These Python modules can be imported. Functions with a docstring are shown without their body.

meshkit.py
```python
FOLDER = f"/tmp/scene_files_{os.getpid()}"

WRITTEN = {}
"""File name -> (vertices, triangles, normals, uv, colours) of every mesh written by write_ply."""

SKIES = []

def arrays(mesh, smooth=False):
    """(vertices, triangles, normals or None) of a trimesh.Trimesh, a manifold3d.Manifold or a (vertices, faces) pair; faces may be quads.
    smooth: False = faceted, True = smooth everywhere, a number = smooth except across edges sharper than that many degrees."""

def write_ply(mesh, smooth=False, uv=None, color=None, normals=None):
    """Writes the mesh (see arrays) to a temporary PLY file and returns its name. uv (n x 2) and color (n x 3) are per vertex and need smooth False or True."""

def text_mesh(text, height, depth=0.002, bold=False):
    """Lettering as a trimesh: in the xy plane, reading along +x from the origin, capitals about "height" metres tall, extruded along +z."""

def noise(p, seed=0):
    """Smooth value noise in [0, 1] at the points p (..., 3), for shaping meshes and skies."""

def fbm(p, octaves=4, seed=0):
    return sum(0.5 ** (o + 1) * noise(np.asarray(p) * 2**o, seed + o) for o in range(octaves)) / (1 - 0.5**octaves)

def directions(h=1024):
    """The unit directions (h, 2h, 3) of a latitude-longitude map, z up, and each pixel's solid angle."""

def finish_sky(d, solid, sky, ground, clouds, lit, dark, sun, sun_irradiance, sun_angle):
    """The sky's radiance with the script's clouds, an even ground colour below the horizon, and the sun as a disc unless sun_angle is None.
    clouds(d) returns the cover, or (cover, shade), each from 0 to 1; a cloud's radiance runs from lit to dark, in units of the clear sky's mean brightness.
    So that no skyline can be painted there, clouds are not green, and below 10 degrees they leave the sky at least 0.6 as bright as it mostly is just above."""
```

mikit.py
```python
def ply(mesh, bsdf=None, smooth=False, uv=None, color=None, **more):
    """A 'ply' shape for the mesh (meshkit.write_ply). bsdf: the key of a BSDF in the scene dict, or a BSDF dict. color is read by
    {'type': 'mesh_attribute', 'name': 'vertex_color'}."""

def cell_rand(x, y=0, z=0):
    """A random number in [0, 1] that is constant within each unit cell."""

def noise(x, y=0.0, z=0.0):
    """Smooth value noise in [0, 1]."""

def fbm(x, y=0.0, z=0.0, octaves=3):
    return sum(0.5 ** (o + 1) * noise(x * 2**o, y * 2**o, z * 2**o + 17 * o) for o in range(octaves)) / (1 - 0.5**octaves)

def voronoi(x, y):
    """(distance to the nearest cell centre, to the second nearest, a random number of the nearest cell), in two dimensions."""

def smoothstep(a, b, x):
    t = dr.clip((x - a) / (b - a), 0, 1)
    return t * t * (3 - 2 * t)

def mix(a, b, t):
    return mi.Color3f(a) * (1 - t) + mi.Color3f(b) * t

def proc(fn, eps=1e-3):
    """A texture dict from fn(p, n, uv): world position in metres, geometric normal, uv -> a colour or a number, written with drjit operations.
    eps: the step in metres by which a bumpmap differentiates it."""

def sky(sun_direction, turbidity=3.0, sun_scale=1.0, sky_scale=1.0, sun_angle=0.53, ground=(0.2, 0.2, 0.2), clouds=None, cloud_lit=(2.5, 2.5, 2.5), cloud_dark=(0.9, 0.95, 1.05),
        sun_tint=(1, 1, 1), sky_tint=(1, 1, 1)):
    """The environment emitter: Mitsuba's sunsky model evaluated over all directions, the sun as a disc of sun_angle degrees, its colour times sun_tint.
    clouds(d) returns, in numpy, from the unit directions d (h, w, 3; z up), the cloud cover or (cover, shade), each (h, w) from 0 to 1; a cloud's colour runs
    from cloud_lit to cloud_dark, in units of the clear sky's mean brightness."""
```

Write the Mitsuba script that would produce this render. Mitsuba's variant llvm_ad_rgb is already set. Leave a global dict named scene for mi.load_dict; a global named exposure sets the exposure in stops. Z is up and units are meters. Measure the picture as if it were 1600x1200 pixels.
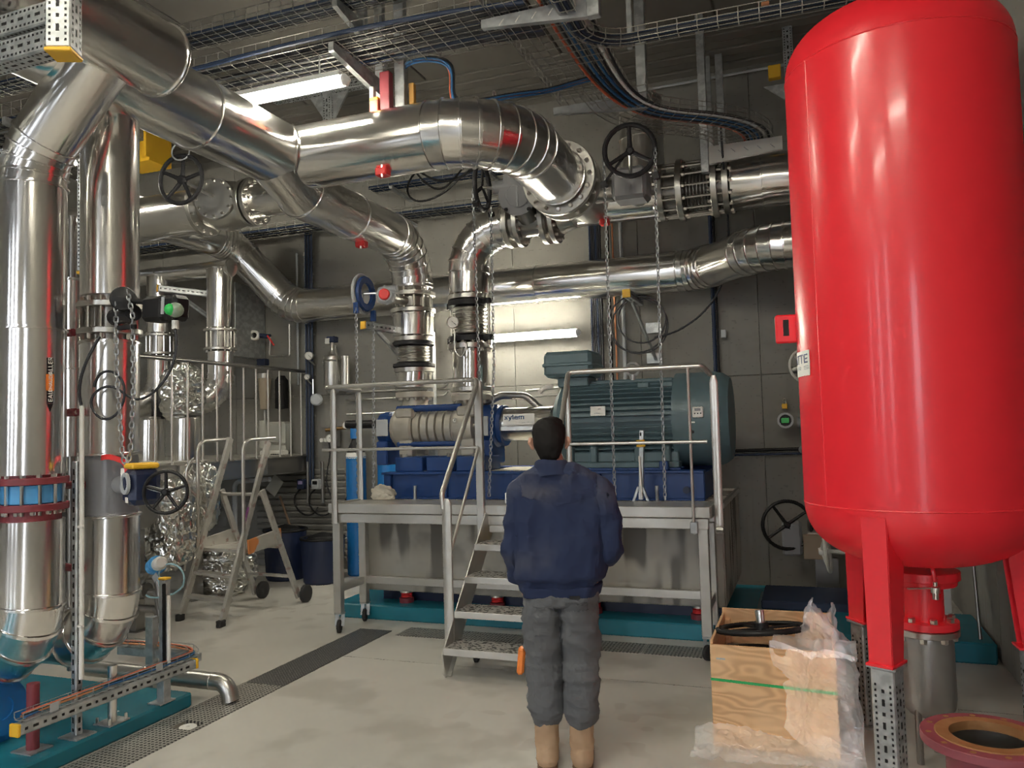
import math, random
import numpy as np, trimesh, drjit as dr, mitsuba as mi
import mikit, meshkit
from mikit import noise, fbm, voronoi, cell_rand, smoothstep, mix, proc
T = mi.ScalarTransform4f
rng = random.Random(7)
scene, labels = {}, {}
# ---------------------------------------------------------------- camera, sky, exposure
exposure = 3.42
_y, _p, _r = math.radians(20.446), math.radians(3.146), math.radians(-1.575)
_f = np.array([-math.sin(_y)*math.cos(_p), math.cos(_y)*math.cos(_p), math.sin(_p)])
_rt = np.array([math.cos(_y), math.sin(_y), 0.0]); _u = np.cross(_rt, _f)
_up = -math.sin(_r)*_rt + math.cos(_r)*_u
CAM = np.array([0, 0, 1.65])
scene['camera'] = {'type': 'perspective', 'fov': 65.9, 'fov_axis': 'x', 'near_clip': 0.05, 'far_clip': 200.0,
                   'to_world': T().look_at(origin=CAM.tolist(), target=(CAM+_f).tolist(), up=_up.tolist())}
def _clouds(d):
    return np.full(d.shape[:2], 0.92)
scene['sky'] = mikit.sky((0.3, -0.5, 0.8), turbidity=4, sun_scale=0.0, sky_scale=5.0, clouds=_clouds, cloud_lit=(1.25, 1.3, 1.38), cloud_dark=(1, 1, 1.05), ground=(.35, .35, .35))
LAMP = (9.6, 9.0, 7.4)      # radiance of the room's fluorescent tubes
# ---------------------------------------------------------------- naming
_used = {}
def key_for(name):
    n = _used.get(name, 0); _used[name] = n+1
    return name if n == 0 else f'{name}_{n:03d}'
def put(key, mesh, mat, smooth=30, **more):
    if isinstance(mesh, (list,)): mesh = cat(*mesh)
    scene[key] = mikit.ply(mesh, mat, smooth=smooth, **more)
    return key
def thing(name, label, cat_, group=None, kind=None):
    k = key_for(name); labels[k] = {'label': label, 'category': cat_}
    if group: labels[k]['group'] = group
    if kind: labels[k]['kind'] = kind
    return k
def solo(name, mesh, mat, label, cat_, group=None, kind=None, smooth=30, **more):
    return put(thing(name, label, cat_, group, kind), mesh, mat, smooth, **more)
def part(parent, name, mesh, mat, smooth=30, label=None, kind=None, **more):
    k = put(key_for(f'{parent}__{name}'), mesh, mat, smooth, **more)
    if label or kind:
        labels[k] = {}
        if label: labels[k]['label'] = label
        if kind: labels[k]['kind'] = kind
    return k
def struct(name, mesh, mat, label=None, smooth=30, **more):
    labels[name] = {'kind': 'structure'}
    if label: labels[name]['label'] = label
    _used[name] = 1
    return put(name, mesh, mat, smooth, **more) if mesh is not None else name
# ---------------------------------------------------------------- meshes, all as (V, F)
def A(*v): return np.array(v, float)
def unit(v): v = np.asarray(v, float); return v/np.linalg.norm(v)
def cat(*ms):
    vs, fs, o = [], [], 0
    for m in ms:
        if isinstance(m, list): m = cat(*m)
        v, f = (m.vertices, m.faces) if isinstance(m, trimesh.Trimesh) else m
        vs.append(np.asarray(v, float)); fs.append(np.asarray(f)+o); o += len(v)
    return np.vstack(vs), np.vstack(fs)
def frame(d, up=None):
    d = unit(d); a = A(0,0,1) if up is None else np.asarray(up, float)
    if abs(d@unit(a)) > .98: a = A(1,0,0) if abs(d[0]) < .9 else A(0,1,0)
    x = unit(np.cross(a, d)); return x, np.cross(d, x), d
def xf(m, M, o=(0,0,0)):
    v, f = m; return v@np.asarray(M)+np.asarray(o, float), f      # rows of M: images of x, y, z
def orient(m, d, o=(0,0,0), up=None):
    return xf(m, np.array(frame(d, up)), o)
def rz(a): c, s = math.cos(a), math.sin(a); return np.array([[c,s,0],[-s,c,0],[0,0,1.]])
def quads(nr, ns, closed=True):
    i, j = np.meshgrid(np.arange(nr-1), np.arange(ns if closed else ns-1), indexing='ij')
    a = i*ns+j; b = i*ns+(j+1) % ns; c = (i+1)*ns+(j+1) % ns; d = (i+1)*ns+j
    return np.vstack([np.stack([a,b,c], -1).reshape(-1,3), np.stack([a,c,d], -1).reshape(-1,3)])
def sweep(path, r, n=16, caps=True, up=None):
    p = np.asarray(path, float); m = len(p)
    t = np.zeros_like(p); t[1:-1] = p[2:]-p[:-2]; t[0] = p[1]-p[0]; t[-1] = p[-1]-p[-2]
    t /= np.linalg.norm(t, axis=1, keepdims=True)
    x, y, _ = frame(t[0], up); ang = np.arange(n)*2*np.pi/n
    rr = np.broadcast_to(r, (m,)); rows = []
    for k in range(m):
        if k:
            x = x-t[k]*(x@t[k]); x = unit(x); y = np.cross(t[k], x)
        s = 1.0
        rows.append(p[k]+rr[k]*(np.cos(ang)[:,None]*x+np.sin(ang)[:,None]*y))
    v = np.vstack(rows); f = quads(m, n)
    if caps:
        c = len(v); v = np.vstack([v, p[:1], p[-1:]]); j = np.arange(n); j2 = (j+1) % n
        f = np.vstack([f, np.stack([j2, j, j*0+c], -1), np.stack([(m-1)*n+j, (m-1)*n+j2, j*0+c+1], -1)])
    return v, f
def cyl(a, b, r, n=16, caps=True): return sweep([a, b], r, n, caps)
def lathe(prof, n=32, o=(0,0,0), d=(0,0,1), closed=False):
    """prof: (radius, height) pairs along d; the outline goes from bottom to top on the outside."""
    pr = np.asarray(prof, float); ang = np.arange(n)*2*np.pi/n
    v = np.concatenate([np.stack([r*np.cos(ang), r*np.sin(ang), np.full(n, z)], -1) for r, z in pr])
    f = quads(len(pr), n)
    if closed:
        m = quads(2, n); k = len(pr)-1
        m = np.where(m >= n, m-n, m+k*n); f = np.vstack([f, m])
    else:
        keep = np.ones(len(f), bool)
        a = v[f]; keep = np.linalg.norm(np.cross(a[:,1]-a[:,0], a[:,2]-a[:,0]), axis=1) > 1e-12
        f = f[keep]
    return orient((v, f), d, o)
def disc_ring(r0, r1, z0, z1, n=32, o=(0,0,0), d=(0,0,1), ch=.003):
    return lathe([(r0,z0),(r1-ch,z0),(r1,z0+ch),(r1,z1-ch),(r1-ch,z1),(r0,z1)], n, o, d, closed=True)
_BX = {}
def box(x0, x1, y0, y1, z0, z1, b=0.004):
    lo, hi = np.minimum((x0,y0,z0),(x1,y1,z1)), np.maximum((x0,y0,z0),(x1,y1,z1))
    b = min(b, .3*float((hi-lo).min()))
    if b <= 0:
        if 'f' not in _BX: _BX['f'] = trimesh.creation.box((2,2,2))
        m = _BX['f']; return (lo+hi)/2+np.asarray(m.vertices)*(hi-lo)/2, np.asarray(m.faces)
    if 'c' not in _BX:
        e = .8; p = np.array([[sx*(1 if k==0 else e), sy*(1 if k==1 else e), sz*(1 if k==2 else e)] for k in range(3) for sx in (-1,1) for sy in (-1,1) for sz in (-1,1)])
        h = trimesh.convex.convex_hull(p); _BX['c'] = (np.asarray(h.vertices), np.asarray(h.faces))
    v, f = _BX['c']; s = np.sign(v); c, h2 = (lo+hi)/2, (hi-lo)/2
    v = np.where(np.abs(v) > .9, s*h2, s*(h2-b))
    return c+v, f
def obox(c, ax, size, b=.003):
    """box of the given size about c with the rows of ax as axes"""
    h = np.asarray(size)/2.; return xf(box(-h[0],h[0],-h[1],h[1],-h[2],h[2],b), ax, c)
def bar(a, b, w, h, up=(0,0,1), bev=.002):
    a, b = np.asarray(a, float), np.asarray(b, float); x, y, d = frame(b-a, up)
    return obox((a+b)/2, np.array([x, y, d]), (w, h, np.linalg.norm(b-a)), bev)
def sphere(c, r, n=2, s=(1,1,1)):
    m = trimesh.creation.icosphere(n, 1.0); return np.asarray(m.vertices)*r*np.asarray(s)+np.asarray(c, float), np.asarray(m.faces)
def torus(R, r, n=32, m=8, o=(0,0,0), d=(0,0,1), up=None):
    a = np.arange(n)*2*np.pi/n; b = np.arange(m)*2*np.pi/m
    v = np.stack([(R+r*np.cos(b)[None,:])*np.cos(a)[:,None], (R+r*np.cos(b)[None,:])*np.sin(a)[:,None], np.broadcast_to(r*np.sin(b)[None,:], (n,m))], -1).reshape(-1,3)
    f = quads(n+1, m) % (n*m)
    return orient((v, f), d, o, up)
def fillet(pts, R, step=9.0):
    """polyline with round corners of radius R"""
    P = [np.asarray(p, float) for p in pts]; out = [P[0]]
    Rs = [R]*len(P) if np.isscalar(R) else R
    for k in range(1, len(P)-1):
        a, b = unit(P[k-1]-P[k]), unit(P[k+1]-P[k]); th = math.acos(np.clip(a@b, -1, 1)); tn = math.pi-th
        if tn < .02: out.append(P[k]); continue
        r = Rs[k]; t = r*math.tan(tn/2); s = P[k]+a*t
        c = P[k]+unit(a+b)*r/math.cos(tn/2); e1 = unit(s-c); e2 = -a
        n = max(2, int(math.ceil(math.degrees(tn)/step)))
        for q in range(n+1):
            g = tn*q/n; out.append(c+r*(e1*math.cos(g)+e2*math.sin(g)))
    out.append(P[-1]); return np.array(out)
def smooth_line(pts, n=8):
    from scipy.interpolate import CubicSpline
    p = np.asarray(pts, float); s = np.r_[0, np.cumsum(np.linalg.norm(np.diff(p, axis=0), axis=1))]
    q = np.linspace(0, s[-1], (len(p)-1)*n+1); return CubicSpline(s, p)(q)
def hexbolt(o, d, r=.014, l=.014, n=6): return lathe([(0,0),(r,0),(r,l*.8),(r*.8,l),(0,l)], n, o, d)
def bolts_ring(o, d, R, n, r=.013, l=.014, ph=0.0):
    x, y, d = frame(d); return cat(*[hexbolt(np.asarray(o)+R*(math.cos(ph+2*math.pi*k/n)*x+math.sin(ph+2*math.pi*k/n)*y), d, r, l) for k in range(n)])
def studs_ring(o, d, R, n, L, r=.009, ph=0.0):
    x, y, d = frame(d); return cat(*[cyl(np.asarray(o)+R*(math.cos(ph+2*math.pi*k/n)*x+math.sin(ph+2*math.pi*k/n)*y), np.asarray(o)+R*(math.cos(ph+2*math.pi*k/n)*x+math.sin(ph+2*math.pi*k/n)*y)+d*L, r, 6) for k in range(n)])
# ---------------------------------------------------------------- materials
def two(b): return {'type': 'twosided', 'b': b}
def rgb(*c): return {'type': 'rgb', 'value': list(c)}
def prin(c, rough=.5, metal=0.0, **k):
    d = {'type': 'principled', 'base_color': rgb(*c) if isinstance(c, (tuple, list)) else c, 'roughness': rough, 'metallic': metal}
    for a, b in k.items(): d[a] = b
    return two(d)
def bumped(b, fn, scale=1.0, eps=2e-3): return two({'type': 'bumpmap', 'arbitrary': proc(fn, eps), 'scale': scale, 'b': b['b'] if b['type'] == 'twosided' else b})
M = {}
def mat(name, b): scene['m_'+name] = b; M[name] = 'm_'+name; return 'm_'+name
def nz(p, s, o=3, off=0.0): return fbm(p.x*s+off, p.y*s+off*1.7, p.z*s, o)
# cladding: bright rolled aluminium, slightly wavy, dulled in patches
def _cl_rough(p, n, uv): return .11+.10*nz(p, 4.0, 3)
def _cl_bump(p, n, uv): return .00035*noise(p.x*6, p.y*6, p.z*6)+.00005*noise(p.x*40, p.y*40, p.z*40)
mat('clad', bumped(prin((.87,.855,.83), proc(_cl_rough), 1.0), _cl_bump, 1.0))
mat('bead', prin((.86,.84,.80), .16, 1.0))
def _ss_col(p, n, uv): return mix((.50,.49,.46),(.66,.645,.61), nz(p, 9.0, 3))
mat('stainless', prin(proc(_ss_col), .32, 1.0))
mat('bright', prin((.78,.76,.72), .14, 1.0))
mat('darksteel', prin((.30,.29,.275), .30, .9))
mat('iron', prin((.020,.020,.023), .5, 0.0, specular=.3))
def _gal(p, n, uv): return mix((.40,.42,.43),(.56,.58,.59), smoothstep(.35,.7, nz(p, 22.0, 3)))
mat('galv', prin(proc(_gal), .42, .75))
def _zinc(p, n, uv): return mix((.36,.38,.40),(.52,.54,.56), nz(p, 30.0, 2))
mat('zinc', prin(proc(_zinc), .38, .8))
mat('wire', prin((.34,.33,.31), .42, .75))
mat('black', prin((.010,.010,.011), .45, 0.0, specular=.3))
mat('rubber', prin((.02,.02,.021), .7))
mat('cable', prin((.022,.024,.03), .5))
mat('cable_blue', prin((.025,.11,.26), .5)); mat('cable_white', prin((.72,.74,.74), .45)); mat('cable_red', prin((.55,.13,.06), .45))
mat('copper', prin((.72,.34,.18), .4, .7))
mat('yellow', prin((.82,.47,.03), .45)); mat('orange', prin((.80,.22,.04), .5)); mat('white', prin((.78,.77,.73), .5))
mat('grey_plastic', prin((.55,.56,.56), .5)); mat('grey_paint', prin((.23,.235,.25), .32)); mat('lt_grey', prin((.42,.44,.46), .42))
mat('redbrown', prin((.20,.035,.045), .42)); mat('label_red', prin((.70,.04,.04), .4)); mat('signal_green', prin((.05,.55,.13), .3))
def _blue(p, n, uv): return mix((.008,.034,.14),(.013,.055,.20), nz(p, 4.0, 3))
mat('blue', prin(proc(_blue), .40)); mat('navy', prin((.012,.02,.055), .38)); mat('cyl_blue', prin((.015,.15,.42), .35)); mat('lt_blue', prin((.09,.36,.70), .4))
def _teal(p, n, uv): return mix((.010,.125,.175),(.016,.175,.23), nz(p, 6.0, 4))
mat('teal', prin(proc(_teal), .38))
def _motor(p, n, uv): return mix((.080,.135,.155),(.108,.168,.188), nz(p, 5.0, 3))
mat('motor', prin(proc(_motor), .42))
# ---------------------------------------------------------------- structure materials
def _floor(p, n, uv):
    c = mix((.48,.465,.425),(.56,.54,.495), nz(p, 1.3, 4))
    c = mix(c, (.39,.37,.325), .6*smoothstep(.55,.80, nz(p, 2.6, 4, 31.0)))
    c = mix(c, (.42,.395,.35), .6*smoothstep(.70,.80, noise(p.x*9, p.y*9, 3.0))*smoothstep(.5,.7, nz(p, .9, 2, 9.0)))
    return c
def _floor_r(p, n, uv): return .24+.22*nz(p, 3.0, 3, 5.0)
mat('floor', prin(proc(_floor), proc(_floor_r), 0.0, specular=.5))
def _conc(p, n, uv):
    c = mix((.175,.170,.155),(.25,.243,.222), nz(p, 1.1, 4, 3.0))
    c = mix(c, (.17,.165,.15), .6*smoothstep(.56,.8, nz(p, 3.2, 4, 21.0)))
    st = noise(p.x*9.0+p.y*9.0, 2.0, p.z*.7)*noise(p.x*31.0+p.y*31.0, 7.0, p.z*.5)
    c = mix(c, (.20,.19,.17), .7*smoothstep(.35,.7, st))
    return mix(c, (.16,.155,.14), .7*smoothstep(.86,.92, noise(p.x*40, p.y*40, p.z*40)))
mat('concrete', prin(proc(_conc), .75))
def _blk(p, n, uv):
    c = mix((.33,.315,.275),(.45,.43,.38), nz(p, 1.7, 4, 8.0))
    run = noise(p.x*16.0+p.y*16, 1.0, p.z*1.1)*nz(p, 2.2, 3, 40.0)
    c = mix(c, (.10,.095,.085), .85*smoothstep(.24,.40, run))
    return mix(c, (.16,.15,.13), .55*smoothstep(.55,.75, nz(p, 3.5, 4, 2.0)))
mat('block', prin(proc(_blk), .7))
def _ceil(p, n, uv): return mix((.135,.128,.115),(.185,.175,.155), nz(p, 1.5, 4, 13.0))
mat('ceiling', prin(proc(_ceil), .8))
mat('dark_wall', prin((.13,.125,.11), .7))
def _perf(p, n, uv):   # rows of fine punched teats in the drain plates
    u, v = p.x*38.0, p.y*38.0
    du, dv = u-dr.floor(u)-.5, v-dr.floor(v)-.5
    return mix((.055,.055,.055),(.36,.345,.315), smoothstep(.24,.36, dr.sqrt(du*du+dv*dv)))
mat('perforated', prin(proc(_perf), .45, .5))
def _tread(p, n, uv):
    u, v = (p.x+p.y)*42.0, (p.x-p.y)*42.0
    du, dv = u-dr.floor(u)-.5, v-dr.floor(v)-.5
    return mix((.17,.165,.16),(.085,.085,.085), smoothstep(.22,.34, dr.sqrt(du*du+dv*dv)))
mat('tread', prin(proc(_tread), .45, .4))
# ---------------------------------------------------------------- the hall
XL, XR, YB, YF, ZC = -9.5, 1.13, 8.3, -5.0, 5.3
FX0, FX1 = -3.60, -3.29         # the drain channel along y
fl = struct('floor', cat(box(XL-.3,FX0,YF-.3,YB+.3,-.2,0,0), box(FX1,XR+.3,YF-.3,YB+.3,-.2,0,0), box(FX0,FX1,5.85,YB+.3,-.2,0,0), box(FX0,FX1,YF,5.85,-.2,-.03,0)), 'm_floor', 'smooth pale beige coated concrete floor')
for i, y in enumerate((-.9, .1, 1.1, 2.1, 3.1)):
    y1 = y+1.0 if i < 4 else 4.40
    if i == 4:
        part(fl, 'drain_cover', cat(box(FX0+.006,FX1-.006,y,3.60,-.028,.001,.002), box(FX0+.006,FX1-.006,3.72,y1-.004,-.028,.001,.002), box(FX0+.006,FX0+.13,3.60,3.72,-.028,.001,.0), box(FX0+.27,FX1-.006,3.60,3.72,-.028,.001,.0)), 'm_perforated')
    else: part(fl, 'drain_cover', box(FX0+.006,FX1-.006,y,y1-.004,-.028,.001,.002), 'm_perforated')
part(fl, 'lifting_cup', disc_ring(.012,.05,-.028,-.006,20,(-3.40,3.66,0)), M['white'])
for y in (4.40,):
    part(fl, 'drain_cover', box(FX0+.006,FX1-.006,y+.003,5.845,-.028,.002,.002), 'm_tread', label='darker tread plate drain cover')
for x in (-3.2,-2.2,-1.2,-.2):
    part(fl, 'drain_cover', box(x+.004,min(x+1,.98)-.004,5.72,5.98,-.002,.004,.002), 'm_perforated')
for k in range(4):
    part(fl, 'joint', box(FX1+.002,XR,-1.5+2.2*k,-1.494+2.2*k,-.001,.0006,0), 'm_block')
wb = struct('wall_back', box(XL,XR+.2,YB+.02,YB+.3,0,ZC,0), 'm_dark_wall', 'bare concrete panel wall behind the pump')
xs = [XL,-8.1,-6.9,-5.72,-4.4,-3.05,-1.62,-.42,XR]
for a, b in zip(xs[:-1], xs[1:]):
    for z0, z1 in ((0,2.11),(2.11,4.3),(4.3,ZC)):
        part(wb, 'panel', box(a+.002,b-.002,YB,YB+.03,z0+.0015,z1-.0015,.004), 'm_concrete')
wr = struct('wall_right', box(XR+.02,XR+.3,YF,YB,0,ZC,0), 'm_dark_wall', 'concrete wall beside the red tank')
for k in range(6):
    y = YF+2.22*k; part(wr, 'panel', box(XR,XR+.03,y+.004,min(y+2.212,YB),.002,ZC,.004), 'm_concrete')
mat('front_wall', prin(proc(lambda p, n, uv: mix((.24,.235,.22),(.31,.305,.285), nz(p, 1.2, 3))), .7))
struct('wall_left', box(XL-.2,XL,YF,YB,0,ZC,0), 'm_front_wall', 'concrete wall behind the pipework on the left')
struct('wall_front', cat(box(XL,-8.0,YF-.2,YF,0,ZC,0), box(-7.5,-5.9,YF-.2,YF,0,ZC,0), box(-5.3,-3.9,YF-.2,YF,0,ZC,0), box(-3.4,.05,YF-.2,YF,0,ZC,0), *[box(a,b,YF-.2,YF,z0,z1,0) for a, b in ((-8.0,-7.5),(-5.9,-5.3),(-3.9,-3.4)) for z0, z1 in ((0,.4),(4.4,ZC))], box(.9,XR+.2,YF-.2,YF,0,ZC,0), box(.05,.9,YF-.2,YF,3.7,ZC,0)), 'm_front_wall')  # tall gaps left of the doorway are added for daylight streaks in metal
ce = struct('ceiling', box(XL,XR+.2,YF,YB+.3,ZC+.03,ZC+.25,0), 'm_dark_wall', 'ceiling of wide precast concrete slabs')
x = XL
while x < XR:
    x1 = min(x+1.48, XR); part(ce, 'slab', box(x+.008,x1-.008,YF,7.3,ZC,ZC+.04,.008), 'm_ceiling'); x += 1.48
y = 7.3
for k in range(6): part(ce, 'rib', box(XL,XR,y+.012,y+.155,ZC-.01-.012*(k % 2),ZC+.04,.008), 'm_ceiling'); y += .167
# mezzanine behind the railing on the left
MX, MZ, MY = -5.80, 1.40, 4.4
mz = struct('mezzanine_floor', box(XL,MX-.02,MY,YB,MZ-.14,MZ,.004), 'm_concrete', 'raised concrete deck behind the steel railing')
part(mz, 'edge_beam', cat(box(MX-.02,MX+.02,MY,YB,MZ-.22,MZ-.02,.003), box(MX-.02,MX+.05,MY,YB,MZ-.035,MZ-.02,.002), box(MX-.02,MX+.05,MY,YB,MZ-.22,MZ-.205,.002)), M['darksteel'])
for y in (4.9,6.1,7.3): part(mz, 'web_stiffener', box(MX+.02,MX+.05,y,y+.14,MZ-.205,MZ-.035,.002), M['stainless'])
for y in (4.5,6.35): part(mz, 'column', box(MX-.15,MX-.02,y,y+.14,0,MZ-.14,.004), M['darksteel'])
for k in range(15):
    part(wb, 'slat', xf(box(-6.55,-5.25,-.02,.02,-.03,.03,.006), np.array([[1,0,0],[0,.9,.43],[0,-.43,.9]]), (0,8.262,.13+.075*k)), 'm_concrete')
# ---------------------------------------------------------------- lamps
def tube_lamp(c, L, label, d=(1,0,0), drop=0.0, group='fluorescent batten lamps', on_wall=False):
    c, d = np.asarray(c, float), unit(d); t = thing('tube_lamp', label, 'lamp', group)
    up = A(0,0,1)
    a, b = c-d*(L/2-.03), c+d*(L/2-.03)
    back = A(0,.045,0) if on_wall else A(0,0,.045)
    k = part(t, 'diffuser', sweep([a, b], .042, 14), M['white'])
    scene[k].pop('bsdf'); scene[k]['bsdf'] = {'type': 'ref', 'id': M['white']}
    scene[k]['emitter'] = {'type': 'area', 'radiance': rgb(*LAMP)}
    part(t, 'housing', bar(a+back*.75, b+back*.75, .125 if not on_wall else .03, .03 if not on_wall else .092, (0,0,1)), M['grey_plastic'])
    for s, e in ((-1,a),(1,b)):
        part(t, 'end_cap', sweep([e+d*s*.001, e+d*s*.02, e+d*s*.034, e+d*s*.05], [.043,.043,.024,.012], 12), M['grey_plastic'])
    if drop: part(t, 'hanger', cat(*[cyl(c+d*s*L*.35+back, c+d*s*L*.35+back+A(0,0,drop), .006, 6) for s in (-1,1)]), M['galv'])
    if on_wall: part(t, 'bracket', cat(*[bar(c+d*s*L*.3+back, c+d*s*L*.3+back+A(0,.07,0), .03, .04) for s in (-1,1)]), M['galv'])
tube_lamp((-3.63,4.63,4.085), 1.5, 'lit fluorescent batten lamp under the wide wire cable tray', drop=.17)
tube_lamp((-3.0,8.13,2.645), 1.5, 'lit fluorescent batten lamp on the wall above the motor terminal box', on_wall=True)
tube_lamp((-7.1,5.5,4.30), 1.5, 'lit lamp end showing between the two clad risers on the left', drop=.95)
for i, (x, y, lb) in enumerate(((-1.7,1.5,'lit batten lamp with an added wide reflector overhead in front of the camera'),(-3.9,.4,'lit batten lamp with an added wide reflector overhead on the left of the camera'),(-.1,-.9,'lit batten lamp with an added wide reflector behind the camera on the right'),(-2.4,-1.9,'lit batten lamp with an added wide reflector behind the camera on the left'))):
    n_ = _used.get('tube_lamp', 0); tube_lamp((x,y,4.7), 1.5, lb, drop=.55)
    part(f'tube_lamp_{n_:03d}', 'reflector', cat(*[bar((x-.76,y+s*.09,4.735),(x+.76,y+s*.09,4.735), .012, .20, A(0,s*.55,1), 0) for s in (-1,1)]+[box(x-.76,x+.76,y-.06,y+.06,4.77,4.79,.002)]) if False else (np.array([[x+sx*.76,y+dy,4.70+dz] for sx in (-1,1) for dy, dz in ((-.20,-.02),(-.07,.082),(.07,.082),(.20,-.02),(.20,-.015),(.07,.09),(-.07,.09),(-.20,-.015))]), np.vstack([[[k,(k+1) % 8,8+(k+1) % 8],[k,8+(k+1) % 8,8+k]] for k in range(8)])), M['white'], smooth=False)  # reflector added to block upward light and keep the ceiling dark
# ---------------------------------------------------------------- clad pipework
def _section(p0, n0, p1, n1, r, n, lip=True, cap0=False, cap1=False, bulge=.010):
    d = unit(p1-p0); x, y, _ = frame(d); L = np.linalg.norm(p1-p0); ang = np.arange(n)*2*np.pi/n
    circ = np.cos(ang)[:,None]*x+np.sin(ang)[:,None]*y
    def ring(t, rr):              # t metres along, blended between the two end planes
        base = p0+circ*rr
        a = ((p0-base)@n0)/(d@n0); b = ((p1-base)@n1)/(d@n1)
        s = a+(b-a)*(t/L); return base+s[:,None]*d
    w = min(.016, .3*L)
    rows = [ring(0, r)]
    if lip: rows += [ring(L-w*1.1, r), ring(L-w, r+bulge), ring(L-w*.4, r+bulge), ring(L-w*.3, r), ring(L, r)]
    else: rows += [ring(L, r)]
    v = np.vstack(rows); f = quads(len(rows), n); j = np.arange(n); j2 = (j+1) % n
    if cap0: f = np.vstack([f, np.stack([j2, j, j*0+len(v)], -1)]); v = np.vstack([v, p0])
    if cap1: k = (len(rows)-1)*n; f = np.vstack([f, np.stack([k+j, k+j2, j*0+len(v)], -1)]); v = np.vstack([v, p1])
    return v, f
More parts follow.
